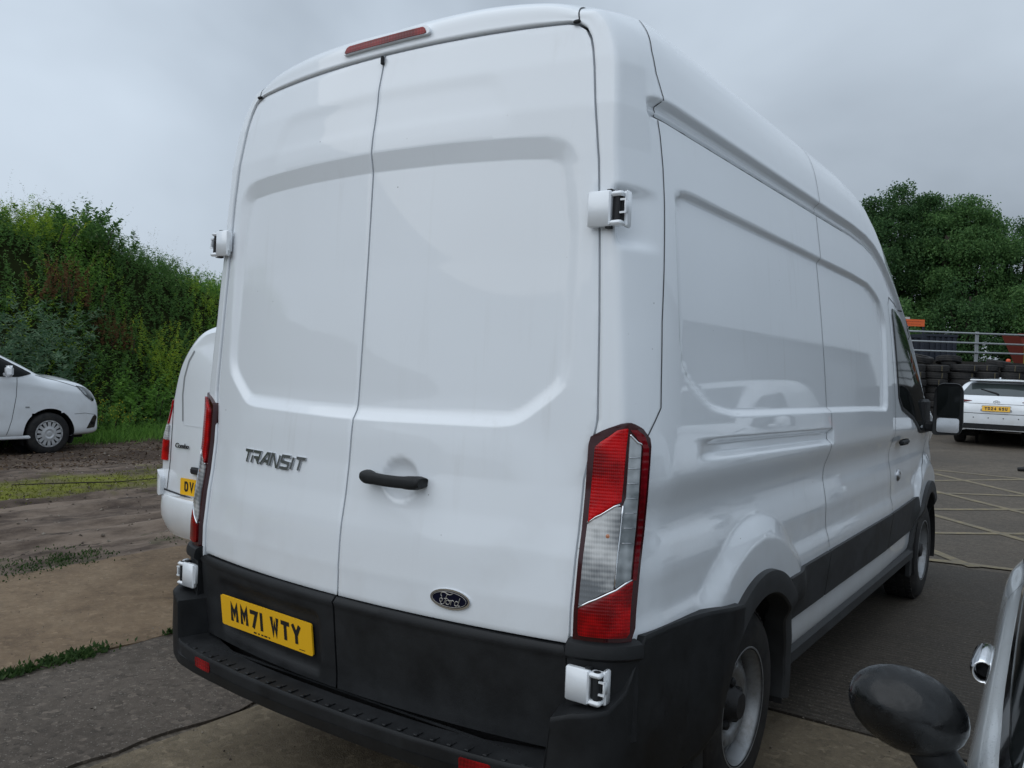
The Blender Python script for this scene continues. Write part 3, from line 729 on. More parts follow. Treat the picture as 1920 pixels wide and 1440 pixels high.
# --- rear doors
PANEL = [(-0.1, 1.368), (0.03, 1.368), (0.56, 1.380), (0.62, 1.392), (0.745, 1.49), (0.765, 1.56), (0.764, 1.95), (0.755, 2.238), (-0.1, 2.238)]
UPPER = [(-0.1, 2.20), (0.56, 2.20), (0.53, 2.34), (0.47, 2.44), (-0.1, 2.45)]
LOWER = [(-0.1, 0.955), (0.50, 0.975), (0.64, 1.03), (0.70, 1.12), (0.70, 1.22), (0.62, 1.33), (0.55, 1.37), (-0.1, 1.36)]
def panel_top(x): return np.interp(np.abs(x), [0, 0.3, 0.55, 0.76], [2.238, 2.235, 2.228, 2.214])
def door_y(x, z):
    ax = np.abs(x); y = rear_y(x, z)
    zz_ = z+(2.238-panel_top(x))*sstep(1.9, 2.15, z)
    s = sdf_poly(rounded(PANEL, [.01, .01, .05, .05, .06, .06, .06, .105, .01]), ax, zz_)
    wd_ = np.interp(z, [1.95, 2.12], [0.034, 0.062])
    side = lin(0.0, -wd_, s)
    bot = lin(0.001, -0.008, sdf_poly([(-0.3, 1.368), (0.56, 1.380), (0.63, 1.394), (0.90, 1.60), (0.9, 3), (-0.3, 3)], ax, z))
    top = 1.0
    y = y+0.0155*np.minimum(np.minimum(side, bot), top)
    y = y+0.004*sstep(0.01, -0.05, sdf_poly(rounded(UPPER, 0.05), ax, z))*sstep(2.25, 2.34, z)
    y = y-0.007*sstep(0.10, -0.06, sdf_poly(LOWER, ax, z))+0.004
    # scoop behind the handle
    return y
def handle_scoop(x, z): return 0.022*np.clip(1-(((x-0.222)/0.068)**2+((z-1.198)/0.062)**2), 0, 1)**0.6
def door_outline(side):
    pts = [(0.0035, 0.803), (0.8115, 0.803)]
    pts += [(float(door_edge_x(z))-0.001, z) for z in np.r_[np.linspace(0.83, 1.25, 12), np.linspace(1.28, 2.46, 46)]]
    pts += [(a-0.001, b-0.001) for a, b in DOOR_COR]
    pts += [(x, float(door_top_z(x))) for x in np.linspace(0.65, 0.0035, 24)]
    return pts if side > 0 else [(-a, b) for a, b in pts[::-1]]
doors = {}
for side in (1, -1):
    ol = door_outline(side); ex_ = []
    for x in np.arange(0.006, 0.80, 0.006):
        for e in (() if x > .66 else (0.0, 0.003, 0.0595, 0.062, 0.066)): ex_.append((side*x, float(panel_top(x))-e))
        zb_ = np.interp(x, [0, .56, .63, .90], [1.3680+.0002*0, 1.380, 1.394, 1.60])
        for e in (-0.004, 0.000, 0.0035, 0.0075, 0.0115): ex_.append((side*x, zb_+e))
    v, F, n = tri2d(ol, 0.0115, ex_); v = np.array(v)
    y = door_y(v[:, 0], v[:, 1])
    if side > 0: y = y+handle_scoop(v[:, 0], v[:, 1])
    P = np.stack([v[:, 0], y, v[:, 1]], 1)
    A, B, C_ = P[F[0][0]], P[F[0][1]], P[F[0][2]]
    if np.cross(B-A, C_-A)[1] > 0: F = [f[::-1] for f in F]
    be = boundary_loop(F, len(v)); bid = sorted({i for e in be for i in e})
    P[bid, 1] += 0.0025
    V = P.tolist(); m1 = {}
    for i in bid: m1[i] = (len(V), len(V)+1); V.append(P[i].tolist()); V.append([P[i, 0], P[i, 1]+0.04, P[i, 2]])
    Fa = list(F)+[[m1[b][0], m1[a][0], m1[a][1], m1[b][1]] for a, b in be]
    d = mesh('rear_door', V, Fa, M['white'], van); doors[side] = d
    d['label'] = 'right rear door with the black handle and oval badge' if side > 0 else 'left rear door with chrome lettering and yellow plate'
dv = []; df = []
for s_ in (1, -1):
    me = doors[s_].data; b0 = len(dv); dv += [v.co[:] for v in me.vertices]; df += [[i+b0 for i in p.vertices] for p in me.polygons]
dbvh = BVHTree.FromPolygons(dv, df)

# --- black cladding at the foot of the doors
def clad_y(x, z):
    return rear_y(x, z)-0.013+0.012*sstep(0.775, 0.797, z)*0+0.014*sstep(0.006, -0.02, sdf_poly(rounded([(-0.675, 0.54), (-0.075, 0.52), (-0.075, 0.735), (-0.675, 0.735)], 0.03), x, z))
for side in (1, -1):
    xo = 0.818
    pts = [(0.004, 0.50), (0.60, 0.50), (0.70, 0.50), (xo-0.01, 0.50), (xo, 0.515), (xo, 0.70), (xo-0.002, 0.785), (xo-0.012, 0.797), (0.6, 0.797), (0.3, 0.799), (0.004, 0.800)]
    if side < 0: pts = [(-a, b) for a, b in pts[::-1]]
    v, F, n = tri2d(pts, 0.0125); v = np.array(v); y = clad_y(v[:, 0], v[:, 1])
    # rolled lip along the top
    y = y-0.006*np.exp(-((v[:, 1]-0.783)/0.006)**2)+0.010*sstep(0.788, 0.80, v[:, 1])
    P = np.stack([v[:, 0], y, v[:, 1]], 1); A, B, C_ = P[F[0][0]], P[F[0][1]], P[F[0][2]]
    if np.cross(B-A, C_-A)[1] > 0: F = [f[::-1] for f in F]
    be = boundary_loop(F, len(v)); V = P.tolist(); m1 = {}
    for i in sorted({i for e in be for i in e}): m1[i] = (len(V), len(V)+1); V.append(P[i].tolist()); V.append([P[i, 0], P[i, 1]+0.05, P[i, 2]])
    Fa = list(F)+[[m1[b][0], m1[a][0], m1[a][1], m1[b][1]] for a, b in be]
    mesh('door_cladding', V, Fa, M['black'], doors[side])

# --- rear bumper: a swept section, low step in the middle, high corners
BP = [(0, -0.128), (0.2, -0.125), (0.4, -0.114), (0.6, -0.095), (0.72, -0.078), (0.80, -0.061), (0.815, -0.058), (0.83, -0.054), (0.88, -0.038), (0.925, -0.012), (0.958, 0.03), (0.978, 0.09), (0.990, 0.17), (0.997, 0.30), (1.008, 0.45), (1.026, 0.56), (1.042, 0.64), (1.047, 0.72), (1.048, 0.80)]
BT = [0.485, 0.485, 0.485, 0.487, 0.489, 0.492, 0.500, 0.635, 0.652, 0.656, 0.66, 0.70, 0.832, 0.832, 0.828, 0.824, 0.818, 0.808, 0.80]
BB = [0.395, 0.394, 0.393, 0.392, 0.390, 0.388, 0.388, 0.387, 0.384, 0.380, 0.376, 0.372, 0.368, 0.36, 0.36, 0.37, 0.42, 0.55, 0.66]
BI = [0.02, 0.025, 0.04, 0.06, 0.08, 0.09, 0.09, 0.10, 0.10, 0.10, 0.10, 0.05, 0.045, 0.05, 0.05, 0.05, 0.05, 0.05, 0.05]
path = np.array([(a, b, c, d_, e) for (a, b), c, d_, e in zip(BP, BT, BB, BI)])
fine = []
for i in range(len(path)-1):
    kk_ = max(1, int(np.hypot(*(path[i+1, :2]-path[i, :2]))/0.02)) if i not in (6,) else 2
    for j in range(kk_): fine.append(path[i]+(path[i+1]-path[i])*j/kk_)
fine.append(path[-1]); fine = np.array(fine)
fine = np.vstack([fine[::-1]*np.array([-1, 1, 1, 1, 1]), fine[1:]])
tx = np.gradient(fine[:, :2], axis=0); tx /= np.linalg.norm(tx, axis=1, keepdims=True)
inw = np.stack([-tx[:, 1], tx[:, 0]], 1)
V = []; F = []
for (x, y, zt, zb, w), n2 in zip(fine, inw):
    for o_, z in ((max(w, .05)+.05, zt-0.004), (0.018, zt-0.003), (0.004, zt-0.001), (0.000, zt-0.008), (0.0, zt-0.015), (0.004, zt-0.05) if zt < .6 else (0.002, zt-0.03), (0.002, (zt+zb)/2), (0.008, zb+0.03), (0.022, zb), (0.12, zb+0.012), (0.2, zb+0.05)):
        V.append((x+n2[0]*o_, y+n2[1]*o_, z))
m_ = 11
for i in range(len(fine)-1):
    for j in range(m_-1): F.append([i*m_+j, i*m_+j+1, (i+1)*m_+j+1, (i+1)*m_+j])
bumper = mesh('rear_bumper', V, [f[::-1] for f in F], M['black'], van); smooth_angle(bumper, 40)
bpb = BVHTree.FromPolygons(V, F)
mb = MB()
for i in range(-13, 14):
    x = i*0.058; y0 = -0.118+0.10*x*x
    mb.box((x, y0+0.020, 0.4845), (0.008, 0.026, 0.003), bev=.001)
    mb.box((x, y0+0.004, 0.487), (0.014, 0.014, 0.006), bev=.002)
mb.box((0, 0.0, 0.484), (1.4, 0.006, 0.006))
mb.build('step_tread', M['black'], bumper)
for s_ in (1, -1):
    patch('reflector', bpb, rounded([(s_*0.615-0.05, 0.435), (s_*0.615+0.05, 0.435), (s_*0.615+0.05, 0.470), (s_*0.615-0.05, 0.470)], .008), 'y-', 0.003, M['refl'], bumper, 0.02)
    # upper corner pad between bumper and lamp, carrying the lower hinge
    V = []; F = []
    zs = [0.55, 0.66, 0.70, 0.74, 0.772, 0.776, 0.784, 0.800, 0.818, 0.824, 0.826]
    of = [0.034, 0.032, 0.032, 0.032, 0.034, 0.040, 0.050, 0.050, 0.044, 0.032, 0.010]
    pl = [(0.8225, 0.20), (0.8225, 0.060), (0.84, 0.064), (0.88, 0.076), (0.915, 0.094), (0.940, 0.118), (0.958, 0.15)]
    for (x, y) in pl:
        w = np.clip((x-0.80)/0.17, 0, 1); nx, ny = (w, -math.sqrt(max(0, 1-w*w)))
        for z, o_ in zip(zs, of): V.append((s_*(x+nx*o_), y+ny*o_, z))
    for i in range(len(pl)-1):
        for j in range(len(zs)-1): F.append([i*11+j, (i+1)*11+j, (i+1)*11+j+1, i*11+j+1][::s_])
    smooth_angle(mesh('corner_pad', V, F, M['black'], van), 40)
# towing loops under the bumper
for x in (-0.345, -0.19):
    pts = [(x+0.045*math.cos(a), 0.02+0.01*math.cos(a), 0.365+0.028*math.sin(a)) for a in np.linspace(-math.pi*1.1, math.pi*.25, 12)]
    MB().tube(pts, 0.009, 8).build('towing_loop', M['black'], van, True)

# --- tail lamps: built on the corner surface
def lamp_surf(s, z):
    """s 0..1 from the door side round the corner to the flank (right lamp)"""
    xi = 0.834; yi = float(rear_y(xi, z))+0.004
    pts = [(xi, yi-0.004), (0.875, yi+0.006), (0.918, yi+0.026), (0.946, yi+0.052), (0.966, yi+0.088)]
    zz_ = (z-0.82)/0.59
    t = min(max(s, 0), 1)*(len(pts)-1); i = min(int(t), len(pts)-2); fr_ = t-i
    x = pts[i][0]+(pts[i+1][0]-pts[i][0])*fr_; y = pts[i][1]+(pts[i+1][1]-pts[i][1])*fr_
    a = Vector((pts[i+1][0]-pts[i][0], pts[i+1][1]-pts[i][1])); a.normalize()
    return x, y, (a.y, -a.x)
def lamp_region(name, rows, off, mat, parent, side, nc=14, under=0.02, bulge=0.0):
    """rows: (z, s_left, s_right) from bottom to top; a solid lens with a raised face"""
    zs = np.array([r[0] for r in rows]); nz = max(8, int((zs[-1]-zs[0])/0.012))
    zz_ = sorted(set(list(np.linspace(zs[0], zs[-1], nz))+list(zs)))
    V = []; F = []; W = nc+1
    for z in zz_:
        l = float(np.interp(z, zs, [r[1] for r in rows])); r_ = float(np.interp(z, zs, [r[2] for r in rows]))
        for j in range(W):
            s = l+(r_-l)*j/nc; x, y, n2 = lamp_surf(s, z); e = off
            if bulge: e += bulge*(1-(2*j/nc-1)**4)
            V.append((side*(x+n2[0]*e), y+n2[1]*e, z))
    nt = len(V)
    for i in range(len(zz_)-1):
        for j in range(nc): F.append([i*W+j, i*W+j+1, (i+1)*W+j+1, (i+1)*W+j])
    loop = [j for j in range(W)]+[i*W+nc for i in range(1, len(zz_))]+[(len(zz_)-1)*W+j for j in range(nc-1, -1, -1)]+[i*W for i in range(len(zz_)-2, 0, -1)]
    b0 = len(V)
    for k_ in loop: V.append(V[k_])
    b1 = len(V)
    for k_ in loop:
        j = k_ % W; i = k_//W; z = zz_[i]
        l = float(np.interp(z, zs, [r[1] for r in rows])); r_ = float(np.interp(z, zs, [r[2] for r in rows]))
        x, y, n2 = lamp_surf(l+(r_-l)*j/nc, z); V.append((side*(x-n2[0]*under), y-n2[1]*under, z))
    m2 = len(loop)
    for k_ in range(m2): F.append([b0+(k_+1) % m2, b0+k_, b1+k_, b1+(k_+1) % m2])
    if side < 0: F = [f[::-1] for f in F]
    return mesh(name, V, F, mat, parent)
for s_ in (1, -1):
    lamp = lamp_region('tail_lamp', [(0.812, 0.03, 0.80), (0.826, 0.0, 0.90), (0.86, 0.0, 0.97), (1.30, 0.0, 1.0), (1.350, 0.0, 1.0), (1.372, 0.03, 0.97), (1.398, 0.30, 0.82), (1.410, 0.46, 0.70), (1.414, 0.54, 0.62)], 0.016, M['lamp_body'], van, s_, under=0.03)
    B = 0.021
    lamp_region('red_lens', [(1.142, 0.10, 0.11), (1.200, 0.10, 0.52), (1.345, 0.12, 0.54), (1.392, 0.42, 0.56), (1.398, 0.50, 0.56)], B, M['red'], lamp, s_, bulge=.003)
    lamp_region('clear_lens', [(0.918, 0.08, 0.10), (0.968, 0.08, 0.53), (1.134, 0.09, 0.53), (1.186, 0.47, 0.53)], B-0.001, M['clear'], lamp, s_)
    lamp_region('clear_bar', [(0.972, 0.55, 0.58), (0.994, 0.55, 0.79), (1.19, 0.56, 0.79), (1.21, 0.60, 0.79), (1.352, 0.60, 0.78), (1.378, 0.60, 0.66)], B-0.001, M['clear_bar'], lamp, s_, nc=8)
    lamp_region('red_lens', [(0.838, 0.10, 0.78), (0.850, 0.08, 0.84), (0.908, 0.08, 0.84), (0.958, 0.50, 0.84), (0.988, 0.80, 0.84)], B, M['red'], lamp, s_, bulge=.003)
    lamp_region('red_strip', [(0.990, 0.84, 0.92), (1.30, 0.83, 0.95), (1.345, 0.83, 0.94), (1.376, 0.72, 0.86), (1.395, 0.60, 0.74)], B-0.002, M['reddark'], lamp, s_, nc=6)
    # bright dividing ribs between the lenses
    for (a, b) in (((0.09, 1.138), (0.50, 1.193)), ((0.08, 0.912), (0.82, 0.992)), ((0.60, 1.382), (0.79, 1.355)), ((0.545, 0.975), (0.555, 1.19))):
        pts = []
        for t in np.linspace(0, 1, 10):
            s = a[0]+(b[0]-a[0])*t; z = a[1]+(b[1]-a[1])*t; x, y, n2 = lamp_surf(s, z); pts.append((s_*(x+n2[0]*0.020), y+n2[1]*0.020, z))
        MB().tube(pts, 0.0032, 6).build('chrome_rib', M['chrome'], lamp, True)
    for z in (1.09, 1.13, 1.17, 1.21, 1.25, 1.29, 1.32):
        pts = []
        for t in np.linspace(0, 1, 5):
            x, y, n2 = lamp_surf(0.60+0.17*t, z); pts.append((s_*(x+n2[0]*0.020), y+n2[1]*0.020, z))
        MB().tube(pts, 0.0014, 5).build('lens_rib', M['chrome_dull'], lamp, True)
    x, y, n2 = lamp_surf(0.40, 1.105)
    pts = [(s_*(x+n2[0]*o_), y+n2[1]*o_, 1.105) for o_ in (0.014, 0.0185, 0.0205)]
    MB().tube(pts, [0.011, 0.009, 0.004], 12).build('amber_bulb', M['amber'], lamp, True)

# --- hinges
def hinge(s_, zc, x0, yb, tilt, h=0.098, parent=None):
    w = 0.118
    def T(dx, dy, dz): return (s_*(x0+dx), yb+dy+dz*tilt, zc+dz)
    leaf = MB().box(T(0.034, -0.010, 0), (0.072, 0.020, h), bev=.004)
    leaf.box(T(0.006, -0.006, 0.006), (0.022, 0.020, h*0.8), bev=.004)
    o = leaf.build('hinge', M['white'], parent); smooth_angle(o, 40)
    kn = MB().box(T(0.086, -0.002, h/2-0.010), (0.038, 0.034, 0.014), bev=.005); kn.box(T(0.086, -0.002, -h/2+0.008), (0.038, 0.034, 0.014), bev=.005)
    kn.box(T(0.104, 0.020, 0), (0.012, 0.03, h*1.02), bev=.004)
    kn.box(T(0.112, -0.002, 0.004), (0.006, 0.020, h*.36), bev=.002); kn.box(T(0.106, -0.010, 0.004+h*.18), (0.018, 0.006, 0.005)); kn.box(T(0.106, -0.010, 0.004-h*.18), (0.018, 0.006, 0.005))
    smooth_angle(kn.build('hinge_knuckle', M['white'], o), 40)
    pin = MB().tube([T(0.088, -0.004, -h*.48), T(0.088, -0.004, h*.48)], 0.010, 12); pin.box(T(0.086, 0.006, 0), (0.030, 0.022, h*.86)); pin.box(T(0.060, 0.000, -h*.47), (0.014, 0.02, 0.016)); pin.box(T(0.060, 0.000, h*.47), (0.014, 0.02, 0.016))
    pin.build('hinge_pin', M['black'], o, False)
    return o
for s_ in (1, -1):
    hinge(s_, 1.998, 0.800, float(rear_y(0.80, 2.0))-0.006, 0.06, 0.098, van)
    hinge(s_, 0.712, 0.834, 0.030, 0.0, 0.092, van)

# --- door furniture
hd = MB()
ha = []
for t in np.linspace(-1, 1, 17):
    x = 0.213+0.116*t; z = 1.198-0.001*t; bow = 0.022*(1-abs(t)**2.4)+0.022
    ha.append((x, float(door_y(np.array(x), np.array(z)))-bow, z-0.0035*(1-t*t)))
V = []; F = []
nr = 14
for i, p in enumerate(ha):
    t = i/8-1; hh = 0.0165+0.005*(abs(t) > .55)*1.0; hh = 0.0185+0.0025*sstep(.45, .7, abs(t)); hh *= math.sqrt(max(0.5, 1-max(0, (abs(t)-.9)/.1)**2))
    dd = 0.0130+0.012*sstep(.5, .75, abs(t))
    for k_ in range(nr):
        a = 2*math.pi*k_/nr; c_, s2 = math.cos(a), math.sin(a)
        V.append((p[0], p[1]+dd*math.copysign(abs(s2)**.7, s2), p[2]+hh*math.copysign(abs(c_)**.7, c_)))
for i in range(16):
    for k_ in range(nr): F.append([i*nr+k_, i*nr+(k_+1) % nr, (i+1)*nr+(k_+1) % nr, (i+1)*nr+k_])
F += [list(range(nr)), [16*nr+k_ for k_ in range(nr-1, -1, -1)]]
mesh('door_handle', V, F, M['black'], doors[1])
# chrome name on the left door, letter by letter strokes (wide, slanted capitals)
LET = {'T': [[(0, 1), (1.05, 1)], [(0.5, 1), (0.5, 0)]], 'R': [[(0, 0), (0, .62)], [(0, 1), (.95, 1), (.95, .5), (.25, .5)], [(.5, .5), (.98, 0)]],
       'A': [[(0, 0), (.62, 1), (.95, 1), (.95, 0)], [(.35, .33), (.95, .33)]], 'N': [[(0, 0), (0, 1), (.2, 1), (.8, 0), (.97, 0), (.97, 1)]],
       'S': [[(.98, 1), (.05, 1), (.05, .53), (.95, .45), (.95, 0), (0, 0)]], 'I': [[(0.1, 1), (0.1, 0)]]}
name_part = None
x0 = -0.572; H = 0.050
def flatstroke(mbx, pts, wid, depth):
    """mitred flat stroke of constant width, in (x, z), standing off the door"""
    P = [Vector(p) for p in pts]; L_ = []; R_ = []
    for i, p in enumerate(P):
        d0 = (P[i]-P[i-1]).normalized() if i else (P[1]-P[0]).normalized(); d1 = (P[i+1]-P[i]).normalized() if i < len(P)-1 else d0
        n0 = Vector((-d0.y, d0.x)); n1 = Vector((-d1.y, d1.x)); nm = (n0+n1); nm.normalize(); k_ = wid/2/max(.5, nm.dot(n0)); L_.append(p+nm*k_); R_.append(p-nm*k_)
    V = []; n = len(P)
    for dd in (0.002, -depth):
        for q_ in L_+R_: V.append((q_.x, float(door_y(np.array(q_.x), np.array(q_.y)))+dd, q_.y))
    F = []; m3 = 2*n
    for i in range(n-1):
        F.append([m3+i, m3+i+1, m3+n+i+1, m3+n+i]); F.append([i, i+1, m3+i+1, m3+i]); F.append([n+i+1, n+i, m3+n+i, m3+n+i+1])
    F += [[0, m3, m3+n, n], [n-1, 2*n-1, m3+2*n-1, m3+n-1]]
    mbx.add(V, F)
adv = {'T': 1.08, 'R': 1.16, 'A': 1.20, 'N': 1.16, 'S': 1.16, 'I': 0.40}
widths = [adv[c] for c in 'TRANSIT']; sc_ = 0.368/sum(widths)
cx = x0
for c in 'TRANSIT':
    mbx = MB()
    for st in LET[c]: flatstroke(mbx, [(cx+a*sc_*0.93+(b-.5)*0.011, 1.200+(b-.5)*(H-0.009)+(-0.00)) for a, b in st], 0.0098, 0.006)
    mbx.build('chrome_letter', M['chrome_dull'], doors[-1]); cx += adv[c]*sc_
# oval badge with script on the right door
bx, bz, ra, rb = 0.447, 0.869, 0.0685, 0.0300
def ov(kx, n=40): return [(bx+ra*kx*math.cos(a), bz+rb*(kx if kx < 1 else 1)*math.sin(a)) for a in np.linspace(0, 2*math.pi, n, endpoint=False)]
badge = patch('badge', dbvh, ov(1.0), 'y-', 0.006, M['chrome'], doors[1], 0.012)
patch('badge_face', dbvh, [(bx+(ra-.007)*math.cos(a), bz+(rb-.0055)*math.sin(a)) for a in np.linspace(0, 2*math.pi, 40, endpoint=False)], 'y-', 0.0075, M['navy'], badge, 0.012)
def on_badge(px_, pz_): p, n = project(dbvh, 'y-', px_, pz_); return (p.x, p.y-0.0085, p.z)
rim = [on_badge(bx+(ra-.0105)*math.cos(a), bz+(rb-.0082)*math.sin(a)) for a in np.linspace(0, 2*math.pi, 41)]
MB().tube(rim, 0.0007, 5).build('badge_line', M['badge_line'], badge, True)
def bz_curve(pts, n=14):
    return catmull(np.array(pts), n)
SCR = [  # connected script: capital F with a flag, o, r, d
    [(-0.36, -0.30), (-0.42, -0.12), (-0.34, 0.02), (-0.26, -0.05), (-0.30, -0.2), (-0.37, -0.32), (-0.30, -0.42), (-0.20, -0.38), (-0.12, -0.15), (-0.06, 0.15), (0.0, 0.36)],
    [(-0.30, 0.12), (-0.36, 0.28), (-0.30, 0.44), (-0.16, 0.48), (0.02, 0.38), (0.16, 0.36), (0.28, 0.46)],
    [(-0.18, 0.02), (0.02, 0.06)],
    [(0.04, -0.04), (-0.06, -0.14), (-0.05, -0.32), (0.05, -0.38), (0.14, -0.26), (0.13, -0.08), (0.04, -0.04), (0.12, -0.10), (0.22, -0.04)],
    [(0.22, -0.02), (0.20, -0.38)], [(0.21, -0.16), (0.29, -0.02), (0.37, -0.08)],
    [(0.60, -0.08), (0.50, -0.04), (0.42, -0.18), (0.44, -0.36), (0.54, -0.36), (0.62, -0.14), (0.70, 0.22)], [(0.64, -0.08), (0.60, -0.34), (0.70, -0.34)]]
mbx = MB()
for st in SCR:
    c_ = bz_curve(st, 8); mbx.tube([on_badge(bx-0.006+a*0.062, bz+b*0.040) for a, b in c_], 0.0013, 6)
mbx.build('badge_script', M['badge_line'], badge, True)

# --- number plate
pTL, pTR, pBR, pBL = Vector((-0.632, 0.050, 0.687)), Vector((-0.112, 0.020, 0.687)), Vector((-0.112, 0.033, 0.577)), Vector((-0.632, 0.063, 0.577))
pc = Vector((-0.372, 0.0, 0.632)); ex = Vector((1, -0.055, 0)).normalized(); ey = Vector((0, -0.12, 1)).normalized(); ey = (ey-ex*ey.dot(ex)).normalized(); ez = ex.cross(ey)
pc.y = float(clad_y(np.array(-0.372), np.array(0.632)))-0.016
def arcp(cx, cy, rx, ry, a0, a1, n=8): return [(cx+rx*math.cos(R(a0+(a1-a0)*i/n)), cy+ry*math.sin(R(a0+(a1-a0)*i/n))) for i in range(n+1)]
GL = {'M': [[(0, 0), (0, 1), (.5, .38), (1, 1), (1, 0)]], 'W': [[(0, 1), (.22, 0), (.5, .72), (.78, 0), (1, 1)]], 'T': [[(0, 1), (1, 1)], [(.5, 1), (.5, 0)]], 'Y': [[(0, 1), (.5, .45), (1, 1)], [(.5, .45), (.5, 0)]],
      '7': [[(0, 1), (1, 1), (.35, 0)]], '1': [[(.5, 1), (.5, 0)]], 'D': [[(0, 0), (0, 1), (.6, 1)]+arcp(.55, .5, .45, .5, 80, -80)+[(.55, 0), (0, 0)]], 'V': [[(0, 1), (.5, 0), (1, 1)]],
      '6': [[(.92, .95)]+arcp(.5, .62, .5, .38, 80, 180)+[(0, .3)]+arcp(.5, .29, .5, .29, 180, 540, 16)], '8': [arcp(.5, .76, .44, .24, 0, 360, 14), arcp(.5, .27, .5, .27, 0, 360, 14)], 'O': [arcp(.5, .5, .5, .5, 0, 360, 18)], '0': [arcp(.5, .5, .46, .5, 0, 360, 18)],
      'L': [[(0, 1), (0, 0), (1, 0)]], 'P': [[(0, 0), (0, 1), (.6, 1)]+arcp(.62, .75, .38, .25, 80, -80)+[(.6, .5), (0, .5)]], '2': [arcp(.5, .72, .5, .28, 170, -20)+[(0, 0), (1, 0)]], '4': [[(.75, 0), (.75, 1), (0, .28), (1, .28)]],
      'G': [arcp(.5, .5, .5, .5, 50, 330, 14)+[(1, .45), (.6, .45)]], 'S': [arcp(.5, .75, .46, .25, 30, 270, 10)+arcp(.5, .25, .46, .25, 90, -150, 10)], 'U': [[(0, 1), (0, .3)]+arcp(.5, .3, .5, .3, 180, 360)+[(1, 1)]], 'K': [[(0, 0), (0, 1)], [(1, 1), (0, .45)], [(.3, .6), (1, 0)]],
      'X': [[(0, 0), (1, 1)], [(0, 1), (1, 0)]], 'A': [[(0, 0), (.5, 1), (1, 0)], [(.2, .32), (.8, .32)]], '9': [arcp(.5, .71, .5, .29, 0, 360, 14)+[(1, .5)]+arcp(.5, .38, .5, .38, 0, -100)]}
def plate(parent, pc, ex, ey, w, h, txt, name='number_plate', tw=0.86, th=0.60, mat='plate_y'):
    ez = ex.cross(ey); ol = rounded([(-w/2, -h/2), (w/2, -h/2), (w/2, h/2), (-w/2, h/2)], 0.010)
    n = len(ol); V = [tuple(pc+ex*a+ey*b+ez*0.0) for a, b in ol]+[tuple(pc+ex*a+ey*b-ez*0.006) for a, b in ol]
    F = [list(range(n))]+[[(i+1) % n, i, n+i, n+(i+1) % n] for i in range(n)]
    p = mesh(name, V, F, M[mat], parent, False)
    cw = {' ': 0.55, '1': 0.42, 'I': 0.45}; tot = sum(cw.get(c, 1.0) for c in txt); u_ = w*tw/tot; cx = -w*tw/2; sw = 0.0155
    for c in txt:
        ww = cw.get(c, 1.0)*u_
        if c != ' ':
            gw = u_*0.78-sw if c != '1' else .001; gh = h*th-sw; x0 = cx+(ww-gw)/2; y0 = -gh/2+h*.02; mbx = MB(); k_ = 0
            for st in GL[c]:
                k_ += 1; P = [Vector((x0+a*gw, y0+b*gh)) for a, b in st]; L_ = []; R_ = []
                if (P[0]-P[-1]).length < 1e-5 and len(P) > 4: P[-1] = P[0].copy()
                else:
                    P[0] = P[0]-(P[1]-P[0]).normalized()*sw*.5; P[-1] = P[-1]+(P[-1]-P[-2]).normalized()*sw*.5
                for i, q in enumerate(P):
                    d0 = (P[i]-P[i-1]).normalized() if i else (P[1]-P[0]).normalized(); d1 = (P[i+1]-P[i]).normalized() if i < len(P)-1 else d0
                    n0 = Vector((-d0.y, d0.x)); n1 = Vector((-d1.y, d1.x)); nm = n0+n1; nm.normalize(); f_ = sw/2/max(.45, nm.dot(n0)); L_.append(q+nm*f_); R_.append(q-nm*f_)
                m3 = len(P); mbx.add([tuple(pc+ex*q.x+ey*q.y+ez*(0.0006+.0002*k_)) for q in L_+R_], [[m3+i, m3+i+1, i+1, i] for i in range(m3-1)])
            mbx.build('plate_character', M['ink'], p)
        cx += ww
    return p
pl = plate(doors[-1], pc, ex, ey, 0.52, 0.111, 'MM71 WTY', tw=0.80, th=0.60)
mbx = MB()     # maker's line at the foot of the plate, too small to read
for i, (a, l) in enumerate(((-0.058, .016), (-0.036, .010), (-0.016, .012), (0.004, .018), (0.024, .008), (0.205, .03))):
    c_ = pc+ex*a+ey*(-0.046)+ez*0.0008; mbx.add([tuple(c_+ex*u1*l/2+ey*u2*(0.0028 if i < 5 else .0012)) for u1, u2 in ((-1, -1), (1, -1), (1, 1), (-1, 1))], [[0, 1, 2, 3]])
mbx.build('plate_small_print', M['ink'], pl)['kind'] = 'stuff'

# --- high brake lamp on the roof header
hp = patch('brake_lamp_pod', bvh, rounded([(-0.200, 2.603), (0.200, 2.603), (0.185, 2.634), (-0.185, 2.634)], .02), 'y-', 0.012, M['white'], van, 0.02, under=.02)
patch('brake_lamp', bvh, rounded([(-0.186, 2.605), (0.186, 2.605), (0.172, 2.628), (-0.172, 2.628)], .012), 'y-', 0.015, M['refl'], hp, 0.02, under=.0)
for s_ in (1, -1):
    ribbon('roof_joint', bvh, [(s_*0.712, 2.560), (s_*0.704, 2.595), (s_*0.694, 2.622)], 'y-', 0.004, 0.0012, M['seam'], van, 0.008)
    MB().box((s_*0.706, float(rear_y(0.706, 2.555))-0.002, 2.557), (0.022, 0.012, 0.010), bev=.003).build('drain_plug', M['black'], van)
MB().box((0.0, float(rear_y(0, 2.55))-0.002, 2.552), (0.010, 0.014, 0.028), bev=.003).build('door_bumper_stop', M['black'], van)

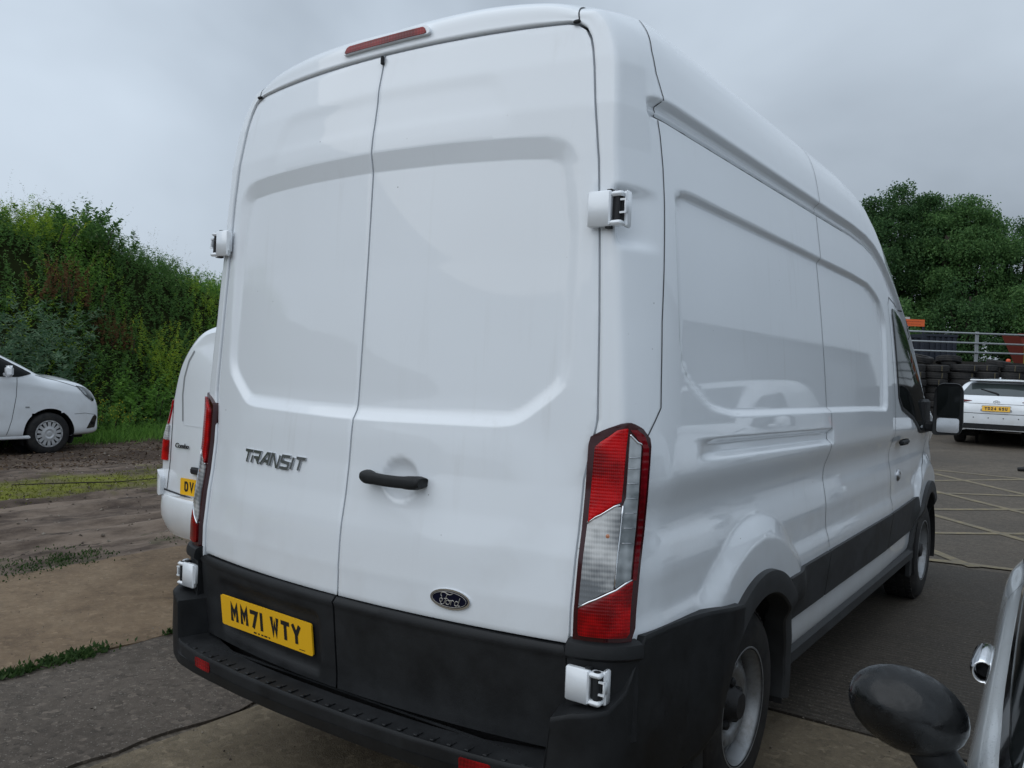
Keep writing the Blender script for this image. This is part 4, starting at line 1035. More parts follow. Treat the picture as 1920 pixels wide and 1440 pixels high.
# --- shut lines on the flanks
for s_, axn in ((1, 'x+'), (-1, 'x-')):
    ribbon('shut_line', bvh, [(0.37, 2.62), (0.328, 2.50), (0.322, 2.43), (0.338, 2.355), (0.325, 2.335), (0.325, 2.31), (0.333, 2.25), (0.332, 2.15), (0.324, 2.05), (0.30, 1.85), (0.278, 1.70), (0.262, 1.52), (0.258, 1.455), (0.20, 1.375), (0.17, 1.345)], axn, 0.0042, 0.0014, M['seam'], van, 0.008)
    ribbon('shut_line', bvh, [(2.0, 2.64), (1.98, 2.36), (1.98, 2.32), (1.985, 2.10), (2.01, 1.70), (2.03, 1.42), (2.035, 1.36), (2.045, 1.0), (2.07, 0.79)], axn, 0.004, 0.0014, M['seam'], van, 0.008)
    ribbon('shut_line', bvh, [(0.328, 2.306), (2.0, 2.306), (2.5, 2.306)], axn, 0.005, 0.0015, M['seam'], van)
    # black mouldings
    patch('side_moulding', bvh, rounded([(1.56, 0.565), (2.065, 0.565), (2.065, 0.775), (1.39, 0.772), (1.45, 0.70), (1.52, 0.62)], .012), axn, 0.014, M['trim'], van, 0.04)
    patch('side_moulding', bvh, rounded([(2.073, 0.565), (3.46, 0.565), (3.46, 0.780), (2.073, 0.775)], .012), axn, 0.014, M['trim'], van, 0.04)
    patch('side_moulding', bvh, rounded([(3.468, 0.565), (4.40, 0.565), (4.36, 0.70), (4.34, 0.790), (3.468, 0.780)], .012), axn, 0.014, M['trim'], van, 0.04)
    mbx = MB().box((s_*0.925, 2.96, 0.385), (0.075, 2.9, 0.085), bev=.02); mbx.box((s_*0.87, 2.96, 0.345), (0.08, 2.85, 0.05), bev=.015)
    mbx.build('sill_step', M['trim'], van)
    # cab door
    dl = [(3.50, 0.79), (3.48, 1.25), (3.47, 2.02), (3.55, 2.07), (4.08, 2.02), (4.40, 1.88), (5.02, 1.37), (4.98, 1.15), (4.60, 0.98), (4.42, 0.80)]
    ribbon('shut_line', bvh, dl, axn, 0.006, 0.0012, M['seam'], van)
    win = patch('cab_window', bvh, rounded([(3.60, 1.47), (3.70, 1.405), (4.10, 1.335), (4.42, 1.235), (4.90, 1.225), (4.98, 1.34), (4.62, 1.66), (4.34, 1.84), (4.05, 1.96), (3.63, 2.015), (3.59, 1.97)], .04), axn, 0.004, M['glass'], van, 0.05)
    ribbon('window_seal', bvh, [(3.60, 1.97), (3.60, 1.47), (3.70, 1.40), (4.10, 1.33), (4.42, 1.23), (4.90, 1.22)], axn, 0.022, 0.006, M['black'], win)
    hx, _ = project(bvh, axn, 3.75, 1.185)
    MB().box((hx.x+s_*0.030, 3.76, 1.19), (0.028, 0.22, 0.035), bev=.012).build('cab_door_handle', M['black'], van)
    hx, _ = project(bvh, axn, 3.72, 0.985)
    MB().lathe_x([(0.0, 0.0), (s_*0.014, 0.010), (s_*0.014, 0.024), (s_*0.006, 0.036), (0, 0.037)], 24, (hx.x, 3.72, 0.985)).build('filler_cap', M['chrome_dull'], van, True)
    # wheel arch trim
    for wy in WY:
        ro, ri = 0.512, 0.424
        V = []; F = []; n = 56
        for i in range(n+1):
            a = R(-12)+(math.pi+R(24))*i/n
            zz0 = WZ+ro*math.sin(a)
            for (rr, dx) in ((ro, -0.004), (ro-0.003, 0.022), (ro-0.03, 0.027), (ri+0.006, 0.024), (ri, 0.016), (ri-0.002, -0.06)):
                y = wy+rr*math.cos(a); z = WZ+rr*math.sin(a)
                ys, zs_ = wy+max(rr, 0.455)*math.cos(a), max(WZ+max(rr, 0.455)*math.sin(a), 0.44)
                h, _ = project(bvh, axn, ys, zs_)
                V.append((h.x+s_*dx, y, z))
        for i in range(n):
            for j in range(5): F.append([i*6+j, i*6+j+1, (i+1)*6+j+1, (i+1)*6+j])
        o = mesh('wheel_arch_trim', V, F if s_ < 0 else [f[::-1] for f in F], M['trim'], van); smooth_angle(o, 35)
        mbx = MB(); V = []; F = []
        for i in range(n+1):
            a = R(-15)+(math.pi+R(30))*i/n
            V += [(s_*0.97, wy+0.427*math.cos(a), WZ+0.427*math.sin(a)), (s_*0.60, wy+0.427*math.cos(a), WZ+0.427*math.sin(a))]
        for i in range(n): F.append([2*i, 2*i+1, 2*i+3, 2*i+2])
        b0 = len(V); V += [(s_*0.60, wy+0.42*math.cos(a), WZ+0.42*math.sin(a)) for a in np.linspace(0, 2*math.pi, 24, endpoint=False)]; F.append(list(range(b0, b0+24)))
        mesh('wheel_arch_liner', V, F, M['blackdeep'], van)

# windscreen
patch('windscreen', bvh, [(-0.68, 1.55), (0.68, 1.55), (0.60, 2.14), (0.3, 2.20), (-0.3, 2.20), (-0.60, 2.14)], 'y+', 0.004, M['glass'], van, 0.08)
patch('grille', bvh, [(-0.4, 0.75), (0.4, 0.75), (0.45, 1.0), (-0.45, 1.0)], 'y+', 0.01, M['black'], van, 0.08)

# --- wheels
def van_wheel(s_, wy, parent):
    W = 0.225; xo = 0.955        # outer sidewall plane
    prof = [(-W/2, 0.205), (-W/2-0.004, 0.235), (-W/2-0.006, 0.285), (-W/2+0.006, 0.325), (-W/2+0.028, 0.347), (-0.04, 0.353), (0.0, 0.3545), (0.04, 0.353), (W/2-0.028, 0.347), (W/2-0.006, 0.325), (W/2+0.006, 0.285), (W/2+0.004, 0.235), (W/2, 0.205)]
    c = (s_*(xo-W/2), wy, WZ)
    wh = MB().lathe_x(prof, 64, c).build('wheel', M['rubber'], parent, True)
    mbx = MB()      # tread blocks
    for k_ in range(60):
        a = 2*math.pi*k_/60
        for row in (-0.078, -0.03, 0.02, 0.07):
            a2 = a+(0.05 if row in (-0.03, 0.07) else 0); rr = 0.3545 if abs(row) < .05 else 0.3515
            M4 = Matrix.Rotation(a2, 3, 'X')
            mbx.box((c[0]+row, c[1], c[2]), (0.036, 0.030, 0.010), M=Matrix.Translation((0, 0, 0)).to_3x3() @ M4 @ Matrix.Identity(3)) if False else None
            d_ = Vector((0, math.cos(a2), math.sin(a2))); t_ = Vector((0, -math.sin(a2), math.cos(a2))); o_ = Vector(c)+Vector((row, 0, 0))
            V = []
            for r2 in (rr-0.004, rr+0.004):
                for ux, ut in ((-1, -1), (1, -1), (1, 1), (-1, 1)): V.append(tuple(o_+d_*r2+Vector((ux*0.019, 0, 0))+t_*ut*0.0125))
            mbx.add(V, [[4, 5, 6, 7]]+[[i, (i+1) % 4, (i+1) % 4+4, i+4] for i in range(4)])
    mbx.build('tread_block', M['rubber'], wh); wh.children[-1]['kind'] = 'stuff'
    bar = [(s_*(xo-0.005), 0.221), (s_*(xo+0.002), 0.217), (s_*(xo+0.002), 0.211), (s_*(xo-0.012), 0.205), (s_*(xo-0.030), 0.197), (s_*(xo-0.06), 0.190), (s_*(xo-0.20), 0.185)]
    rim_ = MB().lathe_x(bar, 64, (0, wy, WZ)).build('rim', M['silver'], wh, True)
    # pressed disc with open notches round its edge
    n = 192; V = []; F = []; rings = 7
    for k_ in range(n):
        a = 2*math.pi*k_/n; ph = (k_ % 12)/12
        ro = 0.186-0.044*(sstep(.22, .32, ph)*sstep(.78, .68, ph))
        for (r_, dx) in ((ro, -0.062), (min(ro, 0.155), -0.048), (0.145, -0.040), (0.118, -0.040), (0.108, -0.048), (0.085, -0.070), (0.03, -0.074)):
            V.append((s_*(xo+dx), wy+r_*math.cos(a), WZ+r_*math.sin(a)))
    for k_ in range(n):
        for j in range(rings-1): F.append([k_*rings+j, ((k_+1) % n)*rings+j, ((k_+1) % n)*rings+j+1, k_*rings+j+1][::s_])
    mesh('wheel_disc', V, F, M['silver'], wh)
    hb = MB().lathe_x([(s_*(xo-0.076), 0.082), (s_*(xo-0.060), 0.080), (s_*(xo-0.045), 0.062), (s_*(xo-0.018), 0.052), (s_*(xo-0.008), 0.046), (s_*(xo-0.006), 0.0)], 32, (0, wy, WZ))
    for k_ in range(5):
        a = 2*math.pi*k_/5+0.3; p = (0, wy+0.080*math.cos(a), WZ+0.080*math.sin(a))
        hb.tube([(s_*(xo-0.08), p[1], p[2]), (s_*(xo-0.040), p[1], p[2]), (s_*(xo-0.034), p[1], p[2])], [0.022, 0.018, 0.010], 8)
    smooth_angle(hb.build('hub_cap', M['hub'], wh), 40)
    MB().lathe_x([(s_*(xo-0.066), 0.190), (s_*(xo-0.069), 0.12), (s_*(xo-0.085), 0.05), (s_*(xo-.085), 0)], 32, (0, wy, WZ)).build('brake_backing', M['blackdeep'], wh)
    return wh
for s_ in (1, -1):
    for wy in WY: van_wheel(s_, wy, van)

# --- door mirrors
for s_ in (1, -1):
    ol = rounded([(1.015, 1.205), (1.19, 1.215), (1.205, 1.27), (1.20, 1.53), (1.175, 1.565), (1.06, 1.565), (1.025, 1.52)], .03)
    n = len(ol); V = []; F = []
    lay = [(4.585, 0.97), (4.580, 1.0), (4.60, 1.02), (4.66, 0.97), (4.72, 0.80), (4.745, 0.5)]
    cx_, cz_ = 1.11, 1.385
    for y, k_ in lay: V += [(s_*(cx_+(a-cx_)*k_), y, cz_+(b-cz_)*k_) for a, b in ol]
    for j in range(len(lay)-1):
        for i in range(n): F.append([j*n+i, j*n+(i+1) % n, (j+1)*n+(i+1) % n, (j+1)*n+i][::-s_])
    F.append([(len(lay)-1)*n+i for i in range(n)][::-1 if s_ > 0 else 1]); F.append(list(range(n))[::1 if s_ > 0 else -1])
    mir = mesh('door_mirror', V, F, M['black'], van); smooth_angle(mir, 50)
    MB().box((s_*0.985, 4.63, 1.26), (0.14, 0.07, 0.07), bev=.02).build('mirror_arm', M['black'], mir)
    MB().box((s_*0.945, 4.66, 1.33), (0.05, 0.30, 0.24), bev=.02).build('mirror_base', M['black'], mir)
    for z0, z1, tl in ((1.335, 1.545, 0.10), (1.225, 1.325, -0.20)):
        o_ = rounded([(1.045, z0), (1.185, z0), (1.185, z1), (1.045, z1)], .02)
        mesh('mirror_glass', [(s_*a, 4.578-(b-z0)*tl*0.1-.001, b) for a, b in o_], [list(range(len(o_)))[::s_]], M['chrome'] if z0 < 1.3 else M['glass'], mir, False)
# ================================================================== other vehicles (nose towards +y in their own space)
def loft(name, st, arches, mat, parent, wz, ar, ny=0.03, nose=1, nper=9):
    """st: list of (y, [(x, z), ...]) with equal counts; returns object and BVH (local space)"""
    ys = np.array([s[0] for s in st], float); P = np.array([s[1] for s in st], float)      # S x M x 2
    Mm = P.shape[1]
    # along the length
    L_ = [max(2, int(abs(b-a)/ny)) for a, b in zip(ys[:-1], ys[1:])]
    C3 = np.concatenate([np.repeat(ys[:, None, None], Mm, 1), P], 2)
    rows = np.stack([catmull(C3[:, j], L_) for j in range(Mm)], 1)   # N x M x 3  (y, x, z)
    cross = np.stack([catmull(r, nper) for r in rows], 0)            # N x K x 3
    G = np.stack([cross[..., 1], cross[..., 0], cross[..., 2]], -1); G[..., 0] = np.maximum(G[..., 0], 0)
    G[:, -1, 0] = 0
    NSx, NVx = G.shape[:2]
    for wy in arches:      # pull the mesh onto the arch circle
        d = np.stack([G[..., 1]-wy, G[..., 2]-wz], -1); r = np.linalg.norm(d, axis=-1); k = (np.abs(r-ar) < 0.022) & (G[..., 0] > .5) & (G[..., 2] < wz+ar+.1)
        f = np.where(k, ar/np.maximum(r, 1e-6), 1.0); G[..., 1] = wy+d[..., 0]*f; G[..., 2] = wz+d[..., 1]*f
    idx = np.arange(NSx*NVx).reshape(NSx, NVx); q = np.stack([idx[:-1, :-1], idx[:-1, 1:], idx[1:, 1:], idx[1:, :-1]], -1).reshape(-1, 4)
    V = G.reshape(-1, 3); c = V[q].mean(1); keep = np.ones(len(q), bool)
    for wy in arches: keep &= ~((np.hypot(c[:, 1]-wy, c[:, 2]-wz) < ar-.001) & (c[:, 0] > .45))
    full = np.vstack([q[:, ::-1], q+len(V)]); q = q[keep]
    F = np.vstack([q[:, ::-1], q+len(V)]); Va = np.vstack([V, V*[-1, 1, 1]])
    if nose < 0: F = F[:, ::-1]; full = full[:, ::-1]
    caps = []
    for e, fl in ((0, False), (NSx-1, True)):
        lp = [int(i) for i in idx[e]]+[int(i)+len(V) for i in idx[e][::-1]]
        caps.append(lp[::-1] if (fl ^ (nose < 0)) else lp)
    o = mesh(name, Va, F.tolist()+caps, mat, parent); smooth_angle(o, 40)
    o.data.validate()
    return o, BVHTree.FromPolygons(Va.tolist(), full.tolist()+caps)
def liners(parent, arches, wz, ar, half, depth=.42):
    for wy in arches:
        for s_ in (1, -1):
            V = []; F = []; n = 28
            for i in range(n+1):
                a = R(-25)+(math.pi+R(50))*i/n; V += [(s_*half, wy+(ar+.004)*math.cos(a), wz+(ar+.004)*math.sin(a)), (s_*(half-depth), wy+(ar+.004)*math.cos(a), wz+(ar+.004)*math.sin(a))]
            for i in range(n): F.append([2*i, 2*i+1, 2*i+3, 2*i+2])
            b0 = len(V); V += [(s_*(half-depth), wy+(ar+.01)*math.cos(a), wz+(ar+.01)*math.sin(a)) for a in np.linspace(0, 2*math.pi, 20, endpoint=False)]; F.append(list(range(b0, b0+20)))
            mesh('wheel_arch_liner', V, F, M['blackdeep'], parent)
def car_wheel(parent, s_, xo, wy, r, W, rimr, spokes=14, mat='hubcap'):
    c = (s_*(xo-W/2), wy, r)
    prof = [(-W/2, rimr), (-W/2-.004, (rimr+r)/2), (-W/2+.012, r-.018), (-W/2+.03, r-.003), (0, r), (W/2-.03, r-.003), (W/2-.012, r-.018), (W/2+.004, (rimr+r)/2), (W/2, rimr)]
    wh = MB().lathe_x(prof, 48, c).build('wheel', M['rubber'], parent, True)
    MB().lathe_x([(s_*(xo-.16), rimr), (s_*(xo-.05), rimr*.98), (s_*(xo+.001), rimr), (s_*(xo+.003), rimr*.97), (s_*(xo-.010), rimr*.94), (s_*(xo-.06), rimr*.90), (s_*(xo-.065), 0)], 48, (0, wy, r)).build('rim', M['hub'], wh, True)
    mbx = MB()
    mbx.lathe_x([(s_*(xo-.008), rimr*.96), (s_*(xo+.004), rimr*.95), (s_*(xo+.004), rimr*.86), (s_*(xo-.010), rimr*.85)], 48, (0, wy, r))
    mbx.lathe_x([(s_*(xo-.012), rimr*.54), (s_*(xo+.004), rimr*.52), (s_*(xo+.010), rimr*.34), (s_*(xo+.002), rimr*.22), (s_*(xo+.006), rimr*.12), (s_*(xo+.006), 0)], 40, (0, wy, r))
    for k_ in range(spokes):
        a = 2*math.pi*(k_+.5)/spokes; d_ = Vector((0, math.cos(a), math.sin(a))); t_ = Vector((0, -math.sin(a), math.cos(a))); V = []
        for xx in (xo-.012, xo+.004):
            for rr_, hw in ((rimr*.48, rimr*.085), (rimr*.90, rimr*.115)):
                for u_ in (-1, 1): V.append(tuple(Vector((s_*xx, wy, r))+d_*rr_+t_*hw*u_))
        mbx.add(V, [[4, 5, 7, 6], [0, 2, 3, 1], [0, 1, 5, 4], [2, 6, 7, 3], [0, 4, 6, 2], [1, 3, 7, 5]])
    o = mbx.build('wheel_trim', M[mat], wh); return wh

# --- small panel van
def small_van(loc, label, cargo_rear, txt, group='small white vans'):
    root = empty('small_van', loc, 0, label, 'van', group)
    def sec(w, zb, zm, zs, zbelt, xb, xc, zc, xr, zr): return [(w*.80, zb), (w*.985, zb+.05), (w, zm), (w*.985, zs), (xb, zbelt), (xc, zc), (xr, zr-.055), (xr*.5, zr-.008), (0, zr)]
    st = [(0.0, sec(.72, .40, .62, .98, 1.14, .645, .53, 1.50, .34, 1.735)), (.035, sec(.78, .37, .60, .98, 1.14, .705, .575, 1.52, .39, 1.76)),
          (.16, sec(.855, .33, .6, .98, 1.14, .785, .645, 1.54, .46, 1.80)), (.40, sec(.90, .30, .6, .98, 1.14, .85, .72, 1.57, .55, 1.83)), (.9, sec(.922, .27, .6, .98, 1.14, .905, .82, 1.62, .69, 1.85)),
          (1.7, sec(.922, .25, .6, .98, 1.14, .905, .82, 1.62, .69, 1.85)), (2.25, sec(.922, .25, .6, .98, 1.14, .905, .82, 1.60, .68, 1.82)), (2.6, sec(.922, .25, .6, .98, 1.14, .905, .825, 1.50, .69, 1.70)),
          (2.95, sec(.922, .25, .6, .98, 1.13, .905, .84, 1.36, .71, 1.53)), (3.25, sec(.922, .25, .6, .97, 1.10, .90, .855, 1.24, .73, 1.38)), (3.42, sec(.922, .25, .6, .95, 1.07, .90, .85, 1.165, .74, 1.285)),
          (3.55, sec(.92, .25, .6, .93, 1.04, .895, .84, 1.135, .74, 1.235)), (3.85, sec(.915, .26, .6, .90, 1.00, .885, .82, 1.115, .68, 1.205)), (4.08, sec(.90, .27, .56, .86, .97, .865, .79, 1.065, .62, 1.155)),
          (4.25, sec(.865, .28, .52, .78, .90, .815, .72, .985, .54, 1.07)), (4.36, sec(.80, .30, .48, .72, .82, .73, .62, .89, .46, .95)), (4.41, sec(.68, .34, .48, .64, .73, .60, .52, .79, .38, .83))]
    ar = (0.76, 3.55); b_, bv = loft('body', st, ar, M['white2'], root, .325, .385)
    liners(root, ar, .325, .385, .905)
    MB().box((0, 2.2, .30), (1.5, 3.9, .12)).build('underbody', M['blackdeep'], root)
    for s_ in (1, -1):
        for wy in ar: car_wheel(root, s_, .915, wy, .325, .205, .215)
        axn = 'x+' if s_ > 0 else 'x-'
        patch('front_window', bv, rounded([(2.05, 1.19), (3.10, 1.185), (3.30, 1.235), (2.80, 1.505), (2.55, 1.60), (2.05, 1.64)], .03), axn, .007, M['glass'], root, .03)
        ribbon('shut_line', bv, [(2.0, 1.66), (1.99, .4)], axn, .008, .002, M['seam'], root); ribbon('shut_line', bv, [(3.07, 1.18), (3.06, .9), (3.0, .55), (2.93, .33)], axn, .008, .002, M['seam'], root)
        ribbon('shut_line', bv, [(3.36, 1.215), (3.7, 1.13), (4.02, 1.03)], axn, .007, .002, M['seam'], root); ribbon('shut_line', bv, [(3.93, .62), (4.1, .63), (4.3, .60)], axn, .006, .002, M['seam'], root)
        patch('headlight', bv, rounded([(3.97, 1.06), (4.10, 1.035), (4.24, .965), (4.30, .86), (4.24, .81), (4.11, .90), (4.03, .99)], .012), axn, .010, M['glass_tint'], root, .02)
        patch('headlight_glass', bv, rounded([(4.0, 1.035), (4.07, 1.015), (4.14, .905), (4.10, .915), (4.04, .985)], .008), axn, .014, M['clear_bar'], root, .02)
        patch('fog_lamp_trim', bv, rounded([(4.13, .385), (4.28, .40), (4.33, .56), (4.29, .60), (4.25, .58)], .012), axn, .006, M['gloss_black'], root, .03)
        hx, _ = project(bv, axn, 3.22, .735); MB().box((hx.x, 3.22, .735), (.012, .06, .024), bev=.005).build('side_indicator', M['galv'], root)
        hx, _ = project(bv, axn, 2.85, 1.24); mr = MB().box((hx.x+s_*.14, 2.90, 1.27), (.16, .09, .17), bev=.04); mr.box((hx.x+s_*.05, 2.90, 1.22), (.12, .05, .05), bev=.01); smooth_angle(mr.build('door_mirror', M['white2'], root), 40)
        # tail lamp stack on the rear corner: red, clear, red
        y0 = .10
        for nm, z0, z1, mt in (('red_lens', 1.09, 1.26, 'red'), ('clear_lens', .985, 1.09, 'clear'), ('red_lens', .84, .985, 'red')):
            patch(nm, bv, rounded([(s_*.665, z0+.003), (s_*.86, z0+.003), (s_*(.85 if z1 < 1.2 else .79), z1-.003), (s_*(.655 if z1 < 1.2 else .625), z1-.003)], .006), 'y-', .012, M[mt], root, .02)
        MB().box((s_*.89, 2.2, .285), (.05, 2.3, .05), bev=.012).build('sill', M['white2'], root)
    ws = [(-.70, 1.29), (.70, 1.29), (.58, 1.74), (-.58, 1.74)]
    patch('windscreen', bv, ws, 'y+', .004, M['glass'], root, .08)
    patch('grille', bv, rounded([(-.45, .42), (.45, .42), (.5, .56), (-.5, .56)], .02), 'y+', .006, M['gloss_black'], root, .06)
    mbx = MB()
    # rear: bumper, doors, plate, lettering
    V = []; F = []
    pathb = [(0, -.085), (.35, -.075), (.6, -.045), (.75, .01), (.835, .09), (.89, .20), (.92, .34)]
    pb = [(-a, b) for a, b in pathb[::-1]]+pathb[1:]
    pb = [tuple(p) for p in catmull(np.array(pb), 5)]
    prof = [(.10, .615), (.012, .61), (.0, .595), (-.004, .52), (.0, .46), (.03, .385), (.045, .36), (.06, .335), (.075, .33), (.12, .30)]
    tz = np.gradient(np.array(pb), axis=0); tz /= np.linalg.norm(tz, axis=1, keepdims=True)
    for (x, y), t_ in zip(pb, tz):
        for o_, z in prof: V.append((x-t_[1]*o_, y+t_[0]*o_, z))
    k_ = len(prof)
    for i in range(len(pb)-1):
        for j in range(k_-1): F.append([i*k_+j, (i+1)*k_+j, (i+1)*k_+j+1, i*k_+j+1])
    smooth_angle(mesh('rear_bumper', V, F, M['white2'], root), 40)
    for s_ in (1, -1):
        # corner block of the bumper rising to the lamp
        patch('bumper_corner', bv, rounded([(-.86*1, .60), (-.70, .60), (-.70, .72), (-.74, .77), (-.86, .765)] if s_ < 0 else [(.86, .60), (.86, .765), (.74, .77), (.70, .72), (.70, .60)], .015), 'y-', .035, M['white2'], root, .04)
        ribbon('shut_line', bv, [(s_*.545, 1.60), (s_*.60, 1.40), (s_*.62, 1.25), (s_*.64, .84), (s_*.67, .64)], 'y-', .007, .002, M['seam'], root)
        ribbon('panel_edge', bv, [(s_*.51, 1.12), (s_*.52, 1.30), (s_*.505, 1.42), (s_*.46, 1.53), (s_*.40, 1.60)], 'y-', .014, .002, M['galv'], root)
        ribbon('panel_edge', bv, [(s_*.51, 1.12), (s_*.49, 1.10), (s_*.1, 1.09)], 'y-', .010, .002, M['white'], root)
    ribbon('shut_line', bv, [(-.70, .64), (-.3, .60), (.3, .60), (.70, .64)], 'y-', .012, .003, M['seam'], root)
    ribbon('shut_line', bv, [(.10, .62), (.10, 1.70)], 'y-', .007, .002, M['seam'], root)
    MB().box((-.30, -.012, .80), (.17, .03, .045), bev=.012).build('tailgate_handle', M['black'], root)
    pc = Vector((-.235, -.016, .685)); plate(root, pc, Vector((1, 0, 0)), Vector((0, 0, 1)), .52, .111, txt, tw=.84, th=.62)
    place_text('model_lettering', 'Combo', (-.50, -.006, .955), (1, 0, 0), (0, 0, 1), M['hub'], root, .034, .15, .004, offset=.01, shear=.2)
    return root
small_van((-12.075, 1.02, 0), 'white small van parked by the green bank, front wheel with silver trim showing', False, 'DT19 KXA')
small_van((-2.60, 1.47, 0), 'white small van half hidden behind the left side of the big van, plate starting DV', True, 'DV68 OLP')

o_ = copy_tree([o for o in scene.objects if o.name.startswith('small_van') and o.type == 'EMPTY'][0]); o_.location = (3.60, 9.3, .02); o_.rotation_euler = (0, 0, math.pi)
tag(o_, 'white small van outside the picture, seen only mirrored in the big van')
# --- estate car on the far side of the yard
def estate(loc):
    root = empty('estate_car', loc, 0, 'white estate car seen from behind, in front of the stacked tyres', 'car')
    def sec(w, zb, zm, zs, zbelt, xb, xc, zc, xr, zr): return [(w*.80, zb), (w*.98, zb+.05), (w, zm), (w*.985, zs), (xb, zbelt), (xc, zc), (xr, zr-.045), (xr*.5, zr-.008), (0, zr)]
    st = [(0.0, sec(.70, .34, .56, .68, .74, .66, .58, .80, .45, .83)), (.05, sec(.82, .30, .56, .72, .82, .78, .70, .90, .58, .95)), (.14, sec(.875, .26, .56, .78, .90, .845, .76, 1.02, .64, 1.06)),
          (.30, sec(.893, .22, .56, .80, .93, .86, .745, 1.14, .63, 1.20)), (.52, sec(.895, .20, .56, .80, .94, .86, .70, 1.28, .58, 1.37)), (.80, sec(.895, .19, .56, .80, .94, .855, .68, 1.33, .57, 1.435)),
          (1.6, sec(.895, .18, .56, .80, .94, .85, .69, 1.35, .58, 1.46)), (2.3, sec(.89, .18, .56, .80, .94, .845, .68, 1.34, .57, 1.44)), (2.8, sec(.89, .18, .56, .80, .94, .845, .72, 1.20, .60, 1.29)),
          (3.3, sec(.89, .18, .56, .80, .93, .84, .77, 1.00, .66, 1.06)), (3.5, sec(.89, .18, .56, .78, .88, .84, .77, .95, .66, .99)), (4.1, sec(.88, .19, .54, .72, .80, .82, .74, .86, .62, .90)), (4.5, sec(.80, .22, .50, .62, .68, .70, .62, .73, .5, .77)), (4.65, sec(.62, .28, .46, .54, .58, .5, .44, .61, .35, .63))]
    ar = (.98, 3.68); b_, bv = loft('body', st, ar, M['white'], root, .32, .37)
    liners(root, ar, .32, .37, .86)
    for s_ in (1, -1):
        for wy in ar: car_wheel(root, s_, .885, wy, .32, .215, .205, 10)
        axn = 'x+' if s_ > 0 else 'x-'
        patch('side_window', bv, rounded([(.55, 1.02), (3.0, .97), (2.5, 1.28), (1.8, 1.36), (.9, 1.33), (.65, 1.22)], .03), axn, .003, M['glass'], root, .08)
        patch('tail_lamp', bv, rounded([(s_*.46, .955), (s_*.64, .915), (s_*.86, .90), (s_*.86, .995), (s_*.66, .975)], .008), 'y-', .012, M['reddark'], root, .04)
        MB().box((s_*.58, 1.4, 1.447), (.035, 1.6, .03), bev=.01).build('roof_rail', M['black'], root)
    patch('rear_window', bv, rounded([(-.66, 1.075), (.66, 1.075), (.68, 1.12), (.545, 1.335), (-.545, 1.335), (-.68, 1.12)], .03), 'y-', .006, M['glass_tint'], root, .05)
    sp = MB().box((0, .50, 1.405), (1.12, .30, .035), bev=.015); smooth_angle(sp.build('roof_spoiler', M['white'], root), 40)
    MB().box((0, .66, 1.455), (.03, .12, .05), bev=.012).build('roof_aerial', M['white'], root)
    wpy = lambda x, z: (x, project(bv, 'y-', x, z)[0].y-.022, z); wp = MB().tube([wpy(.02, 1.10), wpy(-.02, 1.13), wpy(-.17, 1.17), wpy(-.33, 1.215)], [.02, .017, .012, .008], 6); wp.build('rear_wiper', M['hub'], root, True)
    hq, _n = project(bv, 'y-', 0, .80); pl = plate(root, Vector((0, hq.y-.022, .80)), Vector((1, 0, 0)), Vector((0, .15, 1)).normalized(), .52, .111, 'YD24 GSU', tw=.84, th=.62)
    patch('plate_recess', bv, rounded([(-.30, .74), (.30, .74), (.27, .87), (-.27, .87)], .02), 'y-', .004, M['galv'], root, .06)
    mbx = MB()
    for rx, rz_, w in ((.058, .038, .006), (.018, .036, .005), (.04, .016, .005)):
        mbx.tube([(rx*math.cos(a), project(bv, 'y-', 0, .945)[0].y-.012, .945+rz_*math.sin(a)+(0 if rx != .04 else .016)) for a in np.linspace(0, 2*math.pi, 25)], w, 6)
    mbx.build('emblem', M['chrome'], root, True)
    patch('lower_bumper', bv, rounded([(-.72, .36), (.72, .36), (.74, .47), (-.74, .47)], .03), 'y-', .012, M['black'], root, .06)
    ribbon('shut_line', bv, [(-.80, .70), (-.3, .69), (.3, .69), (.80, .70)], 'y-', .012, .003, M['seam'], root)
    for x in (-.42, -.14, .14, .42): h, _ = project(bv, 'y-', x, .60); MB().lathe_x([(0, 0), (0.0, .012)], 12, (0, 0, 0)) ; MB().tube([(x, h.y+.004, .60), (x, h.y-.003, .60)], .012, 10).build('parking_sensor', M['hub'], root, True)
    ribbon('shut_line', bv, [(-.90*.9, .93), (-.5, .90), (.5, .90), (.81, .93)], 'y-', .008, .003, M['seam'], root)
    return root
estate((0.13, 18.70, float(gz(18.7+1))))

